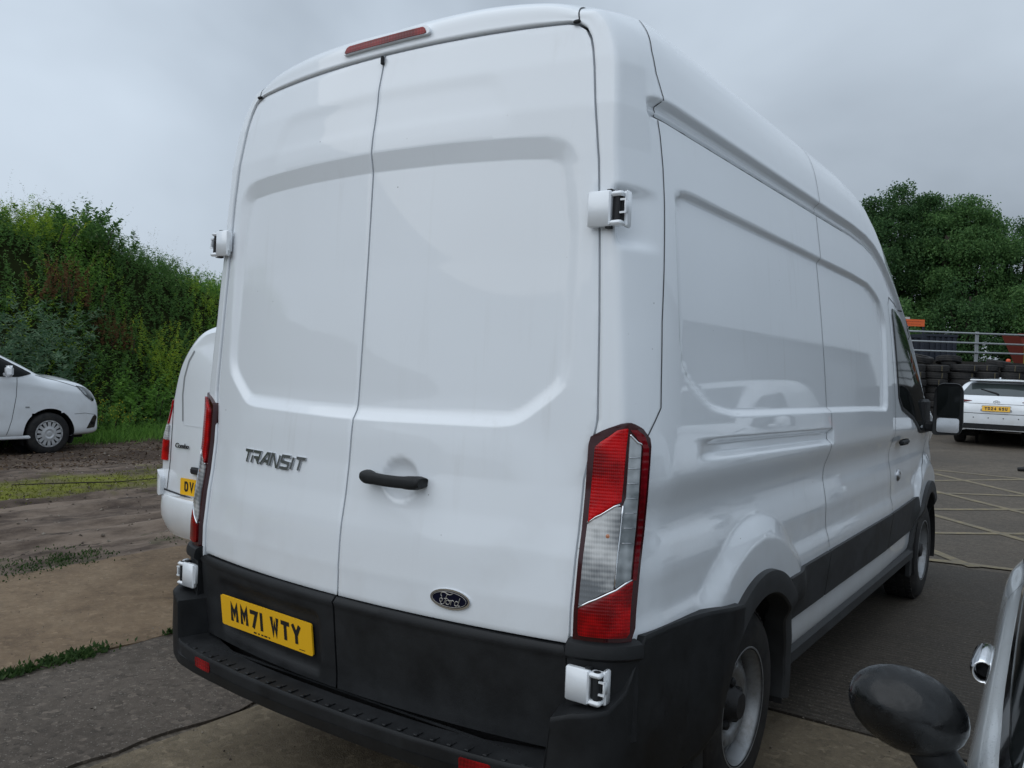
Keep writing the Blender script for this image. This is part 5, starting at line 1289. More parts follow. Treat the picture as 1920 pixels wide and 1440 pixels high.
# --- small hatchback right beside the camera, nose this way (built nose towards -y)
hb_ = empty('hatchback_car', (2.648, 0, 0), R(2.5), 'white rain wet hatchback at the right edge with a round black door mirror', 'car')
def hs(k, *p): return [(a*k, b) for a, b in p]
mid = [(.76, .22), (.825, .32), (.856, .52), (.861, .68), (.847, .84), (.822, .945), (.786, .998), (.722, 1.20), (.635, 1.345), (.36, 1.405), (0, 1.415)]
st = [(-1.92, [(.42, .34), (.48, .38), (.52, .5), (.52, .58), (.48, .66), (.42, .70), (.38, .72), (.3, .74), (.22, .75), (.1, .76), (0, .76)]),
      (-1.86, [(.58, .28), (.63, .34), (.66, .5), (.66, .6), (.62, .70), (.56, .76), (.50, .785), (.42, .80), (.32, .815), (.15, .82), (0, .825)]),
      (-1.65, [(.70, .24), (.75, .32), (.78, .5), (.78, .64), (.75, .75), (.69, .82), (.62, .855), (.52, .88), (.40, .895), (.2, .90), (0, .905)]),
      (-1.2, [(.75, .22), (.815, .32), (.845, .5), (.85, .67), (.825, .80), (.765, .875), (.69, .91), (.58, .935), (.44, .955), (.2, .965), (0, .97)]),
      (-.85, [(.76, .22), (.82, .32), (.85, .52), (.856, .68), (.836, .82), (.775, .905), (.70, .945), (.61, .965), (.48, .985), (.2, 1.0), (0, 1.0)]),
      (-.62, [(.76, .22), (.822, .32), (.853, .52), (.858, .68), (.843, .83), (.812, .925), (.768, .98), (.70, 1.05), (.59, 1.10), (.3, 1.13), (0, 1.135)]),
      (-.30, [(.76, .22), (.824, .32), (.855, .52), (.860, .68), (.846, .84), (.820, .94), (.782, .995), (.715, 1.15), (.62, 1.265), (.35, 1.31), (0, 1.32)]),
      (.05, mid), (.9, mid), (1.3, [(.76, .22), (.825, .32), (.856, .52), (.861, .68), (.849, .84), (.825, .95), (.786, 1.01), (.715, 1.19), (.62, 1.33), (.36, 1.385), (0, 1.395)]),
      (1.62, [(.74, .26), (.79, .34), (.82, .52), (.825, .68), (.81, .84), (.765, .94), (.71, 1.0), (.64, 1.12), (.55, 1.22), (.33, 1.26), (0, 1.27)]), (1.78, [(.66, .3), (.71, .36), (.74, .52), (.745, .68), (.73, .80), (.69, .87), (.63, .91), (.56, .95), (.47, .98), (.28, 1.0), (0, 1.0)])]
_, hbv = loft('body', st, (-1.22, 1.24), M['whitewet'], hb_, .30, .345, .03, -1)
smooth_angle(_, 60)
bmx = bmesh.new(); bmx.from_mesh(_.data); bmesh.ops.recalc_face_normals(bmx, faces=bmx.faces); bmx.to_mesh(_.data); bmx.free()
liners(hb_, (-1.22, 1.24), .30, .345, .83)
for s_ in (1, -1):
    for wy in (-1.22, 1.24): car_wheel(hb_, s_, .845, wy, .30, .185, .195, 8)
    axn = 'x+' if s_ > 0 else 'x-'
    patch('side_window', hbv, rounded([(-.56, 1.008), (1.25, 1.03), (1.18, 1.28), (.2, 1.325), (-.12, 1.25), (-.40, 1.10)], .02), axn, .004, M['glass'], hb_, .05)
    ribbon('window_seal', hbv, [(-.60, .998), (0.0, 1.012), (1.3, 1.032)], axn, .022, .006, M['gloss_black'], hb_)
    ribbon('shut_line', hbv, [(-.62, .93), (-.66, .6), (-.60, .34)], axn, .006, .002, M['seam'], hb_); ribbon('shut_line', hbv, [(.86, 1.0), (.90, .8), (.84, .5), (.76, .34)], axn, .006, .002, M['seam'], hb_)
    # round door mirror on its stalk
    V = []; F = []; nu, nv = 28, 18; cx_, cy_, cz_ = s_*.917, -.406, 1.020
    for j in range(nv+1):
        ph = math.pi*j/nv
        for i in range(nu):
            th = 2*math.pi*i/nu; a = math.sin(ph)*math.cos(th); b = math.sin(ph)*math.sin(th); c = -math.cos(ph)
            yy_ = c*.070 if c < 0 else c*.028
            px_, pz_ = a*.092, b*.066; tl = R(13)*s_
            V.append((cx_+px_*math.cos(tl)-pz_*math.sin(tl), cy_+yy_, cz_+px_*math.sin(tl)+pz_*math.cos(tl)))
    for j in range(nv):
        for i in range(nu): F.append([j*nu+i, j*nu+(i+1) % nu, (j+1)*nu+(i+1) % nu, (j+1)*nu+i])
    mr = mesh('door_mirror', V, F, M['mirror_cap'], hb_)
    MB().tube([(s_*.895, -.40, .985), (s_*.872, -.395, .945), (s_*.845, -.39, .905), (s_*.79, -.38, .86)], [.036, .034, .034, .04], 12).build('mirror_stalk', M['black'], mr, True)
    # chrome loop handle
    hx, _n = project(hbv, axn, .72, .80)
    ring = []
    V = []; F = []; n = 20
    for k_, yk in enumerate((.62, .66, .78, .82)):
        ro = .8 if k_ in (0, 3) else 1.0
        for i in range(n):
            a = 2*math.pi*i/n; V.append((hx.x+s_*.012+math.cos(a)*.031*ro, yk, .80+math.sin(a)*.036*ro))
        for i in range(n):
            a = 2*math.pi*i/n; V.append((hx.x+s_*.010+math.cos(a)*.022, yk, .80+math.sin(a)*.026))
    for k_ in range(3):
        for i in range(n):
            b0 = k_*2*n; j = (i+1) % n
            F.append([b0+i, b0+j, b0+2*n+j, b0+2*n+i]); F.append([b0+n+j, b0+n+i, b0+3*n+i, b0+3*n+j])
    for i in range(n): j = (i+1) % n; F.append([i, n+i, n+j, j]); F.append([6*n+j, 7*n+j, 7*n+i, 6*n+i])
    mesh('door_handle', V, F, M['chrome'], hb_)
    MB().tube([(hx.x+s_*.008, .655, .80), (hx.x+s_*.008, .78, .80)], .021, 12).build('handle_cup', M['blackdeep'], hb_, True)
    patch('headlight', hbv, [(s_*.58+.11*math.cos(a), .70+.12*math.sin(a)) for a in np.linspace(0, 2*math.pi, 20, endpoint=False)], 'y-', .01, M['clear'], hb_, .04)
patch('windscreen', hbv, [(-.52, 1.06), (.52, 1.06), (.44, 1.34), (-.44, 1.34)], 'y-', .004, M['glass'], hb_, .06)
# ================================================================== vegetation
def leafmat(name, cols, trans=0.45, rough=0.6):
    m = principled(name, cols[0], rough, spec=0.18); N, L, b = nodes(m)
    g = N.new('ShaderNodeNewGeometry'); k = len(cols)
    c = ramp(m, g.outputs['Random Per Island'], [(i/(k-1), c) for i, c in enumerate(cols)])
    setin(m, 'Base Color', c)
    t = N.new('ShaderNodeBsdfTranslucent'); L.new(c, t.inputs['Color']); mx = N.new('ShaderNodeMixShader'); mx.inputs[0].default_value = trans
    out = [n for n in N if n.type == 'OUTPUT_MATERIAL'][0]; L.new(b.outputs[0], mx.inputs[1]); L.new(t.outputs[0], mx.inputs[2]); L.new(mx.outputs[0], out.inputs['Surface']); return m
M['lf_mid'] = leafmat('weed_leaves', [(0.075, 0.165, 0.034), (0.135, 0.285, 0.050), (0.21, 0.39, 0.075)])
M['lf_dark'] = leafmat('dark_leaves', [(0.050, 0.115, 0.034), (0.095, 0.20, 0.052), (0.15, 0.28, 0.072)])
M['lf_grey'] = leafmat('grey_green_leaves', [(0.050, 0.105, 0.056), (0.10, 0.185, 0.10), (0.22, 0.31, 0.19)])
M['lf_yel'] = leafmat('yellow_green_leaves', [(0.17, 0.28, 0.03), (0.27, 0.41, 0.042), (0.40, 0.54, 0.08)])
M['lf_rust'] = leafmat('rusty_seed_heads', [(0.12, 0.058, 0.028), (0.17, 0.082, 0.038), (0.20, 0.12, 0.058)])
M['lf_tree'] = leafmat('tree_leaves', [(0.030, 0.072, 0.028), (0.062, 0.135, 0.046), (0.11, 0.20, 0.072)])
M['lf_tree2'] = leafmat('brighter_tree_leaves', [(0.050, 0.112, 0.040), (0.098, 0.20, 0.062), (0.15, 0.265, 0.088)])
M['fl_yel'] = leafmat('yellow_flowers', [(0.30, 0.27, 0.015), (0.42, 0.37, 0.02), (0.50, 0.45, 0.05)], .1)
M['seedhead'] = leafmat('pale_seed_heads', [(0.20, 0.20, 0.09), (0.28, 0.27, 0.13), (0.33, 0.31, 0.18)], .2)
M['lf_weed'] = leafmat('joint_weed_leaves', [(0.022, 0.046, 0.014), (0.040, 0.080, 0.022), (0.070, 0.115, 0.036)])
M['lf_moss'] = leafmat('moss_tips', [(0.07, 0.08, 0.012), (0.13, 0.145, 0.02), (0.19, 0.20, 0.03)])
M['bark'] = principled('bark', (0.030, 0.022, 0.016), 0.9)
def leaf_arrays(P, A, ln, wd, rs, upb=0.4):
    """diamond leaves at P with axis A (unit), length ln, width wd"""
    n = len(P); Nn = rs.normal(size=(n, 3)); Nn[:, 2] += upb; S_ = np.cross(A, Nn); S_ /= np.maximum(np.linalg.norm(S_, axis=1, keepdims=True), 1e-6)
    ln = np.broadcast_to(ln, (n,))[:, None]; wd = np.broadcast_to(wd, (n,))[:, None]
    nrm = np.cross(S_, A)
    mid = P+A*ln*.45+nrm*ln*0.06
    return np.stack([P, mid+S_*wd*.5, P+A*ln-nrm*ln*0.08, mid-S_*wd*.5], 1)
def leaf_mesh(name, Q, mat, parent=None):
    Q = np.concatenate(Q) if isinstance(Q, list) else Q; n = len(Q)
    me = bpy.data.meshes.new(name); V = Q.reshape(-1, 3)
    me.vertices.add(4*n); me.vertices.foreach_set('co', V.astype(np.float32).ravel())
    me.loops.add(4*n); me.loops.foreach_set('vertex_index', np.arange(4*n, dtype=np.int32))
    me.polygons.add(n); me.polygons.foreach_set('loop_start', np.arange(0, 4*n, 4, dtype=np.int32)); me.polygons.foreach_set('loop_total', np.full(n, 4, np.int32))
    me.update(calc_edges=True); me.validate(); me.materials.append(mat)
    o = bpy.data.objects.new(name, me); COL.objects.link(o)
    if parent: o.parent = parent
    return o
def stems(base, H, lean, rs, nl, ln, wd, droop=0.3, top=False):
    """leaves along upright stems; base (n,3), H (n,)"""
    n = len(base); d = rs.normal(size=(n, 3))*lean; d[:, 2] = 1; d /= np.linalg.norm(d, axis=1, keepdims=True)
    side = rs.normal(size=(n, 3)); side[:, 2] = 0; side /= np.linalg.norm(side, axis=1, keepdims=True)
    t = rs.random((n, nl))**(0.75 if not top else 0.35); cv = rs.random((n, 1))*droop
    P = base[:, None]+d[:, None]*(H[:, None]*t)[..., None]+side[:, None]*((t**2)*cv*H[:, None])[..., None]
    P[..., 2] -= (t**3)*cv*H[:, None]*0.5
    ang = rs.random((n, nl))*2*math.pi; A = np.stack([np.cos(ang), np.sin(ang), 0.35+rs.normal(size=(n, nl))*.45], -1); A /= np.linalg.norm(A, axis=-1, keepdims=True)
    k = n*nl; sc = (0.6+0.7*rs.random(k))*(1.05-0.45*t.reshape(-1))
    return leaf_arrays(P.reshape(-1, 3), A.reshape(-1, 3), ln*sc, wd*sc, rs)
rs = np.random.default_rng(5)
def bz(x, y): return bank_z(np.asarray(x, float), np.asarray(y, float))
# the bank's own rough cover, one mass per kind of plant
n = 15000
y_ = rs.uniform(-9, 19, n); x_ = toe(y_)-rs.random(n)**0.85*7.5; z_ = bz(x_, y_)
patchn = fbm(x_, y_, .42, 3, 61)+rs.normal(size=n)*.05; p2 = fbm(x_, y_, .5, 3, 71)+rs.normal(size=n)*.05
base = np.stack([x_, y_, z_-.03], 1); hgt = rs.uniform(.30, .85, n)*(0.7+.6*patchn)
k1 = patchn < .47; k2 = (patchn >= .47) & (p2 < .56); k3 = ~k1 & ~k2
tag(leaf_mesh('weeds', stems(base[k1], hgt[k1], .25, rs, 26, .085, .030, .3), M['lf_dark']), kind='stuff')
tag(leaf_mesh('weeds', stems(base[k2], hgt[k2], .28, rs, 26, .080, .030, .35), M['lf_mid']), kind='stuff')
tag(leaf_mesh('weeds', stems(base[k3], hgt[k3]*.9, .3, rs, 24, .070, .024, .3), M['lf_yel']), kind='stuff')
# low cover at the toe and thin tall grass
n = 2600; y_ = rs.uniform(-4, 12, n); x_ = toe(y_)+rs.normal(size=n)*.35+.15; z_ = np.maximum(bz(x_, y_), mud_z(x_, y_))
g_ = leaf_arrays(np.repeat(np.stack([x_, y_, z_-.02], 1), 5, 0)+rs.normal(size=(n*5, 3))*[.06, .06, 0], (lambda a: a/np.linalg.norm(a, axis=1, keepdims=True))(rs.normal(size=(n*5, 3))*[.45, .45, .2]+[0, 0, 1]), rs.uniform(.12, .40, n*5), .012, rs)
tag(leaf_mesh('grass', g_, M['lf_mid']), kind='stuff')
n = 520; y_ = rs.uniform(-3, 12, n); x_ = toe(y_)-rs.uniform(2.5, 6.5, n); H_ = rs.uniform(.7, 1.35, n)
Q = stems(np.stack([x_, y_, bz(x_, y_)], 1), H_, .16, rs, 16, .05, .011, .35, True)
tag(leaf_mesh('tall_grass', Q, M['seedhead']), kind='stuff')
# individual bushes and plant clumps on the bank
def bush(name, loc, h, w, ns, nl, ln, wd, mat, label, cat='bush', droop=.5, lean=.45, flowers=0, fmat=None, group=None, seed=1):
    r2 = np.random.default_rng(seed); root = empty(name, loc, 0, label, cat, group)
    b = np.zeros((ns, 3)); b[:, :2] = r2.normal(size=(ns, 2))*w*.33
    Hh = h*r2.uniform(.55, 1.0, ns)*np.exp(-(b[:, 0]**2+b[:, 1]**2)/(w*w*1.1)); b[:, 2] = -.1
    L_ = stems(b, Hh, lean, r2, nl, ln, wd, droop); leaf_mesh('foliage', L_, mat, root)
    if flowers:
        i = r2.integers(0, len(L_), flowers); Pf = L_[i, 2]; zk = Pf[:, 2] > np.quantile(L_[:, 2, 2], .35); Pf = Pf[zk]
        A = r2.normal(size=Pf.shape); A /= np.linalg.norm(A, axis=1, keepdims=True); o = leaf_mesh('flowers', leaf_arrays(Pf, A, .026, .022, r2), fmat or M['fl_yel'], root); o['kind'] = 'stuff'
    mbx = MB()
    for i in range(min(ns, 9)): mbx.tube([(b[i, 0], b[i, 1], -.1), (b[i, 0]*1.1, b[i, 1]*1.1, Hh[i]*.25), (b[i, 0]*1.2, b[i, 1]*1.2, Hh[i]*.42)], [.012, .008, .002], 5)
    st = mbx.build('stems', M['bark'], root); st['kind'] = 'stuff'; return root
def onbank(x, y): return (x, y, float(bz(x, y)))
bush('buddleia_bush', onbank(-14.2, 3.4), 3.0, 1.9, 120, 60, .17, .034, M['lf_grey'], 'big grey green arching bush on the bank, behind the parked small van', droop=.55, lean=.5, seed=2)
bush('buddleia_bush', onbank(-14.0, 5.3), 2.4, 1.5, 90, 55, .16, .032, M['lf_grey'], 'smaller grey green arching bush to the right of the big one', droop=.6, lean=.55, seed=3)
bush('elder_bush', onbank(-17.3, 8.0), 1.25, 1.6, 70, 60, .13, .055, M['lf_dark'], 'dark leaved bush on the crest of the bank', droop=.3, lean=.4, seed=4)
bush('elder_bush', onbank(-17.2, 5.6), 1.15, 1.1, 50, 55, .13, .055, M['lf_dark'], 'small dark bush on the crest, at the left edge of the picture', droop=.3, lean=.4, seed=5)
bush('mustard_bush', onbank(-16.6, 6.5), 1.1, 1.4, 80, 60, .07, .022, M['lf_yel'], 'yellow green flowering bush near the top of the bank', droop=.35, lean=.35, flowers=420, seed=6)
bush('mustard_bush', onbank(-14.9, 8.9), 2.1, 1.5, 110, 70, .06, .018, M['lf_yel'], 'tall feathery yellow green bush at the right end of the bank, beside the big van', droop=.3, lean=.3, flowers=500, seed=7)
bush('mustard_bush', onbank(-14.7, 9.9), 1.3, 1.1, 60, 60, .06, .02, M['lf_yel'], 'low yellow flowering bush at the foot of the feathery one', droop=.3, lean=.35, flowers=420, seed=8)
bush('dock_clump', onbank(-15.0, 6.6), 1.25, 1.0, 60, 60, .05, .03, M['lf_rust'], 'rust brown clump of dock going to seed, halfway up the bank', 'weed clump', droop=.2, lean=.22, seed=9)
bush('dock_clump', onbank(-14.9, 7.7), 1.05, .9, 46, 55, .05, .03, M['lf_rust'], 'second rust brown dock clump, nearer the big van', 'weed clump', droop=.2, lean=.22, seed=10)
bush('ragwort_clump', onbank(-13.2, 6.4), .75, 1.4, 110, 40, .06, .022, M['lf_mid'], 'low weed clump dotted with yellow flowers near the foot of the bank', 'weed clump', droop=.3, lean=.4, flowers=900, seed=11)
bush('bramble_clump', onbank(-13.9, 7.6), 1.15, 1.1, 60, 40, .10, .055, M['lf_mid'], 'broad leaved green clump at the foot of the bank, next to the half hidden van', 'weed clump', droop=.5, lean=.5, seed=12)
# weeds growing in the joints of the paving
def tuft(x, y, r, n, h, seed, label, mat='lf_weed'):
    r2 = np.random.default_rng(seed); P = r2.normal(size=(n, 3))*[r*.35, r, 0]; A = r2.normal(size=(n, 3))*[.6, .6, .25]+[0, 0, .6]; A /= np.linalg.norm(A, axis=1, keepdims=True)
    o = leaf_mesh('joint_weed', leaf_arrays(P, A, r2.uniform(.3, 1, n)*h, .015, r2), M[mat]); o.location = (x, y, 0); tag(o, label, 'weed'); return o
tuft(-2.265, 0.30, .11, 480, .045, 21, 'long green weed in the joint between buff and dark paving')
tuft(-2.245, 0.02, .06, 200, .045, 22, 'small weed in the paving joint, left of the long one')
tuft(-2.25, 0.92, .05, 150, .05, 23, 'small weed in the paving joint beside the van bumper')
n = 1500; y_ = rs.uniform(-1.5, 6, n); x_ = -4.45+rs.normal(size=n)*.16+.1*np.sin(y_*2); kq = fbm(x_, y_, 1.6, 2, 81) > .48; x_, y_ = x_[kq], y_[kq]; n = len(x_)
A = rs.normal(size=(n*4, 3))*[.6, .6, .2]+[0, 0, .8]; A /= np.linalg.norm(A, axis=1, keepdims=True)
tag(leaf_mesh('grass', leaf_arrays(np.repeat(np.stack([x_, y_, np.full(n, -.005)], 1), 4, 0)+rs.normal(size=(n*4, 3))*[.04, .04, 0], A, rs.uniform(.012, .035, n*4), .012, rs), M['lf_weed']), kind='stuff')
n = 6000; y_ = rs.uniform(-4, 9, n); x_ = -8.0+rs.normal(size=n)*.34+.25*np.sin(y_*.7); A = rs.normal(size=(n, 3))*[.6, .6, .2]+[0, 0, .7]; A /= np.linalg.norm(A, axis=1, keepdims=True)
tag(leaf_mesh('moss', leaf_arrays(np.stack([x_, y_, mud_z(x_, y_)-.004], 1), A, rs.uniform(.02, .05, n), .010, rs), M['lf_moss']), kind='stuff')
# clods, chips and litter lying on the mud and paving
M['stone'] = leafmat('loose_stone', [(0.035, 0.028, 0.023), (0.085, 0.068, 0.055), (0.16, 0.135, 0.11), (0.28, 0.25, 0.21)], .0, .9)
M['litter'] = leafmat('leaf_litter', [(0.030, 0.018, 0.012), (0.065, 0.038, 0.022), (0.11, 0.07, 0.04), (0.19, 0.15, 0.10)], .1, .9)
n = 5200; k = np.arange(n); x_ = np.where(k < 3600, rs.uniform(-12.5, -4.3, n), rs.uniform(-4.2, 1.6, n)); y_ = np.where(k < 3600, rs.uniform(-2, 8, n), rs.uniform(-1.5, 4.5, n)); s_ = np.where(k < 3600, rs.uniform(.005, .02, n), rs.uniform(.0015, .005, n))
zz_ = np.where(x_ < -4.3, mud_z(x_, y_), 0.002)
T6 = np.array([(1, 0, 0), (0, 1, 0), (-1, 0, 0), (0, -1, 0), (0, 0, .7), (0, 0, -.7)]); V = (T6[None]+rs.normal(size=(n, 6, 3))*.25)*s_[:, None, None]+np.stack([x_, y_, zz_], 1)[:, None]
F6 = np.array([[a, (a+1) % 4, 4] for a in range(4)]+[[(a+1) % 4, a, 5] for a in range(4)]); F = (F6[None]+6*np.arange(n)[:, None, None]).reshape(-1, 3)
tag(mesh('gravel', V.reshape(-1, 3), F, M['stone'], None, False), kind='stuff')
n = 9000; y_ = rs.uniform(-3, 9, n); x_ = -9.2-rs.random(n)**1.3*4.2; A = rs.normal(size=(n, 3))*[1, 1, .25]; A /= np.linalg.norm(A, axis=1, keepdims=True)
tag(leaf_mesh('leaf_litter', leaf_arrays(np.stack([x_, y_, np.maximum(mud_z(x_, y_), bz(x_, y_))+.004], 1), A, rs.uniform(.025, .07, n), rs.uniform(.012, .03, n), rs, 1.5), M['litter']), kind='stuff')
# --- trees beyond the yard
def tree(name, loc, R_, zlo, zhi, nclump, nleaf, ls, mat, label, seed, cr=.75, group='trees beyond the yard'):
    r2 = np.random.default_rng(seed); root = empty(name, loc, 0, label, 'tree', group)
    zc, hz = (zlo+zhi)/2, (zhi-zlo)/2
    u = r2.normal(size=(nclump, 3)); u /= np.linalg.norm(u, axis=1, keepdims=True); rr = r2.uniform(.35, 1, nclump)**.55
    Cc = u*rr[:, None]*[R_*.9, R_*.9, hz*.9]; Cc[:, :2] *= (1-.25*(Cc[:, 2:]/hz)); Cc[:, 2] += zc
    cs = r2.uniform(.45, 1.1, nclump)*cr*.85
    P = np.repeat(Cc, nleaf, 0)+np.clip(r2.normal(size=(nclump*nleaf, 3)), -1.6, 1.6)*np.repeat(cs, nleaf)[:, None]*[.55, .55, .38]
    A = r2.normal(size=P.shape)+[0, 0, -.25]; A /= np.linalg.norm(A, axis=1, keepdims=True)
    leaf_mesh('crown', leaf_arrays(P, A, r2.uniform(.6, 1.25, len(P))*ls, ls*.62, r2, .6), mat, root)
    mbx = MB().tube([(0, 0, -.3), (.1, .05, zlo*.6), (.05, .1, zc), (.1, 0, zhi-.8)], [.30, .24, .16, .04], 9)
    for i in range(0, nclump, max(1, nclump//14)):
        e = Cc[i]; s0 = np.array([.06, .06, max(zlo*.6, e[2]-hz*.7)]); mbx.tube([tuple(s0), tuple((s0+e)/2+[0, 0, -.2]), tuple(e)], [.10, .07, .02], 6)
    mbx.build('trunk', M['bark'], root, True); return root
T1 = tree('broadleaf_tree', (-7.3, 47.0, 1.0), 4.0, 3.6, 11.6, 230, 380, .135, M['lf_tree'], 'tall dark green tree with a rounded top, directly beyond the van roof', 31, 1.0)
T2 = tree('broadleaf_tree', (-4.1, 46.0, 1.0), 2.9, 2.6, 10.3, 170, 380, .13, M['lf_tree2'], 'brighter green tree in front, behind the grey railing post', 32, .9)
T3 = tree('broadleaf_tree', (-1.6, 48.5, 1.0), 3.4, 2.5, 9.9, 120, 340, .13, M['lf_tree'], 'dark loose tree at the right edge of the picture, sky showing through it', 33, .85)
T4 = tree('broadleaf_tree', (-12.6, 48.0, 1.0), 4.2, 2.6, 9.6, 110, 260, .17, M['lf_tree'], 'dark tree mostly hidden behind the front of the van', 34, 1.0)
for i, (x, y, r_, h_, mt) in enumerate(((-8.6, 41.5, 2.2, 5.4, 'lf_tree'), (-6.1, 41.8, 2.0, 4.3, 'lf_tree2'), (-3.4, 42.8, 2.2, 5.0, 'lf_tree'), (-1.0, 43.8, 2.0, 5.0, 'lf_tree2'), (1.6, 45.0, 2.2, 5.2, 'lf_tree'))):
    tree('hedge_shrub', (x, y, 1.6), r_, .1, h_, 60, 300, .14, M[mt], ['bushy shrub low behind the van mirror, leftmost of the row', 'light green shrub above the orange board', 'dark shrub in the shadow below the brighter tree', 'green shrub behind the right hand part of the railing', 'dark shrub at the right edge behind the red hopper'][i], 40+i, .8, 'shrubs under the trees')
for (x, y, z, r_) in ():
    c = copy_tree(T1); c.location = (x, y, z); c.rotation_euler = (0, 0, r_); c['label'] = 'dark tree outside the picture, right of the yard'
pole = MB().tube([(-4.9, 44.6, 1.5), (-4.75, 44.6, 6.0), (-4.62, 44.6, 9.0)], [.17, .15, .13], 8).build('dead_trunk', M['bark'], None, True); tag(pole, 'bare brown trunk standing upright in front of the brighter tree', 'tree trunk')
# ================================================================== far side of the yard
e_ = Vector((math.cos(YAW), math.sin(YAW), 0)); n_f = Vector((-math.sin(YAW), math.cos(YAW), 0))
def far(u, d, z): """u along the picture, d metres away"""; p = CAM_LOC+e_*u+n_f*d; return Vector((p.x, p.y, z))
TZ = 2.25
# raised ground behind the tyres
V = []; P_ = [far(-30, 23.2, 0), far(40, 23.2, 0), far(40, 39, 0), far(-30, 39, 0)]
V = [(p.x, p.y, -.1) for p in P_]+[(p.x, p.y, TZ) for p in P_]
ter = mesh('raised_ground', V, [[4, 5, 6, 7], [0, 1, 5, 4], [1, 2, 6, 5], [2, 3, 7, 6], [3, 0, 4, 7]], M['dirtywall'], None, False); tag(ter, kind='structure')
# stacked tyres
def tyre_mb(r, w):
    mbx = MB(); n = 36
    prof = [(r*.60, -w*.42), (r*.80, -w*.5), (r*.93, -w*.46), (r, -w*.32), (r*.992, -w*.20), (r*.992, -w*.17), (r, -w*.14), (r, w*.14), (r*.992, w*.17), (r*.992, w*.20), (r, w*.32), (r*.93, w*.46), (r*.80, w*.5), (r*.60, w*.42), (r*.66, 0)]
    m_ = len(prof); V = []; F = []
    for k in range(n):
        a = 2*math.pi*k/n
        for i, (rr, z) in enumerate(prof):
            g = (.988 if (k % 2 and 3 <= i <= 10) else 1); V.append((rr*g*math.cos(a), rr*g*math.sin(a), z))
    for k in range(n):
        for i in range(m_): F.append([k*m_+i, ((k+1) % n)*m_+i, ((k+1) % n)*m_+(i+1) % m_, k*m_+(i+1) % m_])
    return mbx.add(V, F)
t0 = tyre_mb(.325, .205).build('tyre', M['rubber'], None, True); smooth_angle(t0, 35); first = True
mr_ = MB().box((0.318, 0, 0), (.03, .012, .15)).build('paint_mark', principled('chalk_mark', (.16, .13, .07), .8), t0)
nt = 0
ORD = ['first', 'second', 'third', 'fourth', 'fifth', 'sixth', 'seventh', 'eighth', 'ninth', 'tenth', 'eleventh']
for c in range(0, 6):
    stack = []
    u0 = 10.55+c*.665; d0 = 22.35+random.uniform(-.06, .06)
    zz0 = float(gz(far(u0, d0, 0).y)); k = 0; z = zz0+.10; topz = 2.13+random.uniform(-.1, .06)-(.10 if c > 4 else 0)
    while z < topz:
        o = t0 if first else copy_tree(t0); first = False; nt += 1
        p = far(u0+random.uniform(-.035, .035), d0+random.uniform(-.04, .04), z); o.location = p; o.rotation_euler = (random.uniform(-.03, .03), random.uniform(-.03, .03), math.pi*1.5+YAW+random.uniform(-.5, .5))
        s = random.uniform(.94, 1.03); o.scale = (s, s, random.uniform(.88, 1.05))
        stack.append(o); z += random.uniform(.185, .20)
    for i_, o in enumerate(stack[::-1]): tag(o, 'used black tyre, '+ORD[i_]+' from the top of the '+ORD[c]+' tyre stack from the left', 'tyre', 'stacked used tyres')
for u0, d0, z, tilt, lab in ((12.95, 22.5, 2.19, .12, 'used tyre tipped on top of the stacks, open middle showing'), (10.9, 22.6, 2.26, .2, 'used tyre leaning on top of the stacks at the left end'), (11.7, 22.7, 2.25, -.15, 'used tyre lying crooked on top of the stacks, left of the railing post')):
    o = copy_tree(t0); o.location = far(u0, d0, z); o.rotation_euler = (tilt, .1, .7); tag(o, lab, 'tyre', 'stacked used tyres')
# railing
fen = empty('railing', far(10, 23.6, TZ), YAW, 'galvanised steel railing with three rails along the raised ground', 'fence')
for z in (.27, .53, .80): MB().tube([(-6, 0, z), (9, 0, z)], .026, 8).build('rail', M['galv'], fen, True)
for k in range(-2, 4):
    u_ = 0.20+k*2.75; MB().box((u_-.0, 0.045, .42), (.085, .06, .86), bev=.006).build('post', M['galv'], fen)
# orange sign board on two posts
sg = empty('sign_board', far(11.68, 25.0, TZ), YAW, 'orange sign board on two dark posts', 'sign')
MB().box((0, 0, 1.14), (.885, .03, .205)).build('board', M['orange'], sg)
for x in (-.43, .43): MB().box((x, .03, .57), (.05, .04, 1.2)).build('post', M['bluebox'], sg)
for z, x0, x1 in ((1.175, -.36, .40), (1.10, -.14, .30)):
    x = x0; mbx = MB()
    while x < x1: w = random.uniform(.015, .05); mbx.box((x+w/2, -.0165, z), (w, .002, random.uniform(.010, .018))); x += w+.014
    o = mbx.build('faded_lettering', principled('faded_ink', (.25, .05, .02), .7), sg); o['kind'] = 'stuff'
# containers and bins on the raised ground
def ribbed(name, u, d, z, w, dep_, h, mat, label, cat, nrib=10):
    root = empty(name, far(u, d, z), YAW, label, cat)
    MB().box((0, dep_/2, h/2), (w, dep_, h)).build('shell', mat, root)
    for i in range(nrib): MB().box((-w/2+w*(i+.5)/nrib, -.018, h/2), (w/nrib*.5, .04, h*.94), bev=.008).build('corrugation', mat, root)
    MB().box((0, -.02, h-.04), (w+.02, .07, .08)).build('top_rail', mat, root); MB().box((0, -.02, .05), (w+.02, .07, .1)).build('bottom_rail', mat, root); return root
ribbed('container', 11.35, 28.2, 2.25, 3.6, 2.2, 1.56, M['cream'], 'cream corrugated container behind the orange sign board', 'container', 26)
ribbed('steel_bin', 12.05, 26.4, 2.25, 1.55, 1.2, .86, M['bluebox'], 'dark blue steel bin below the orange sign board', 'bin', 8)
ribbed('steel_bin', 13.55, 26.9, 2.25, 1.1, 1.2, .95, M['bluebox'], 'second dark steel bin, right of the orange sign board', 'bin', 6)
cn = empty('traffic_cone', far(11.52, 24.6, TZ), 0, 'orange traffic cone behind the railing, left of the sign post', 'cone')
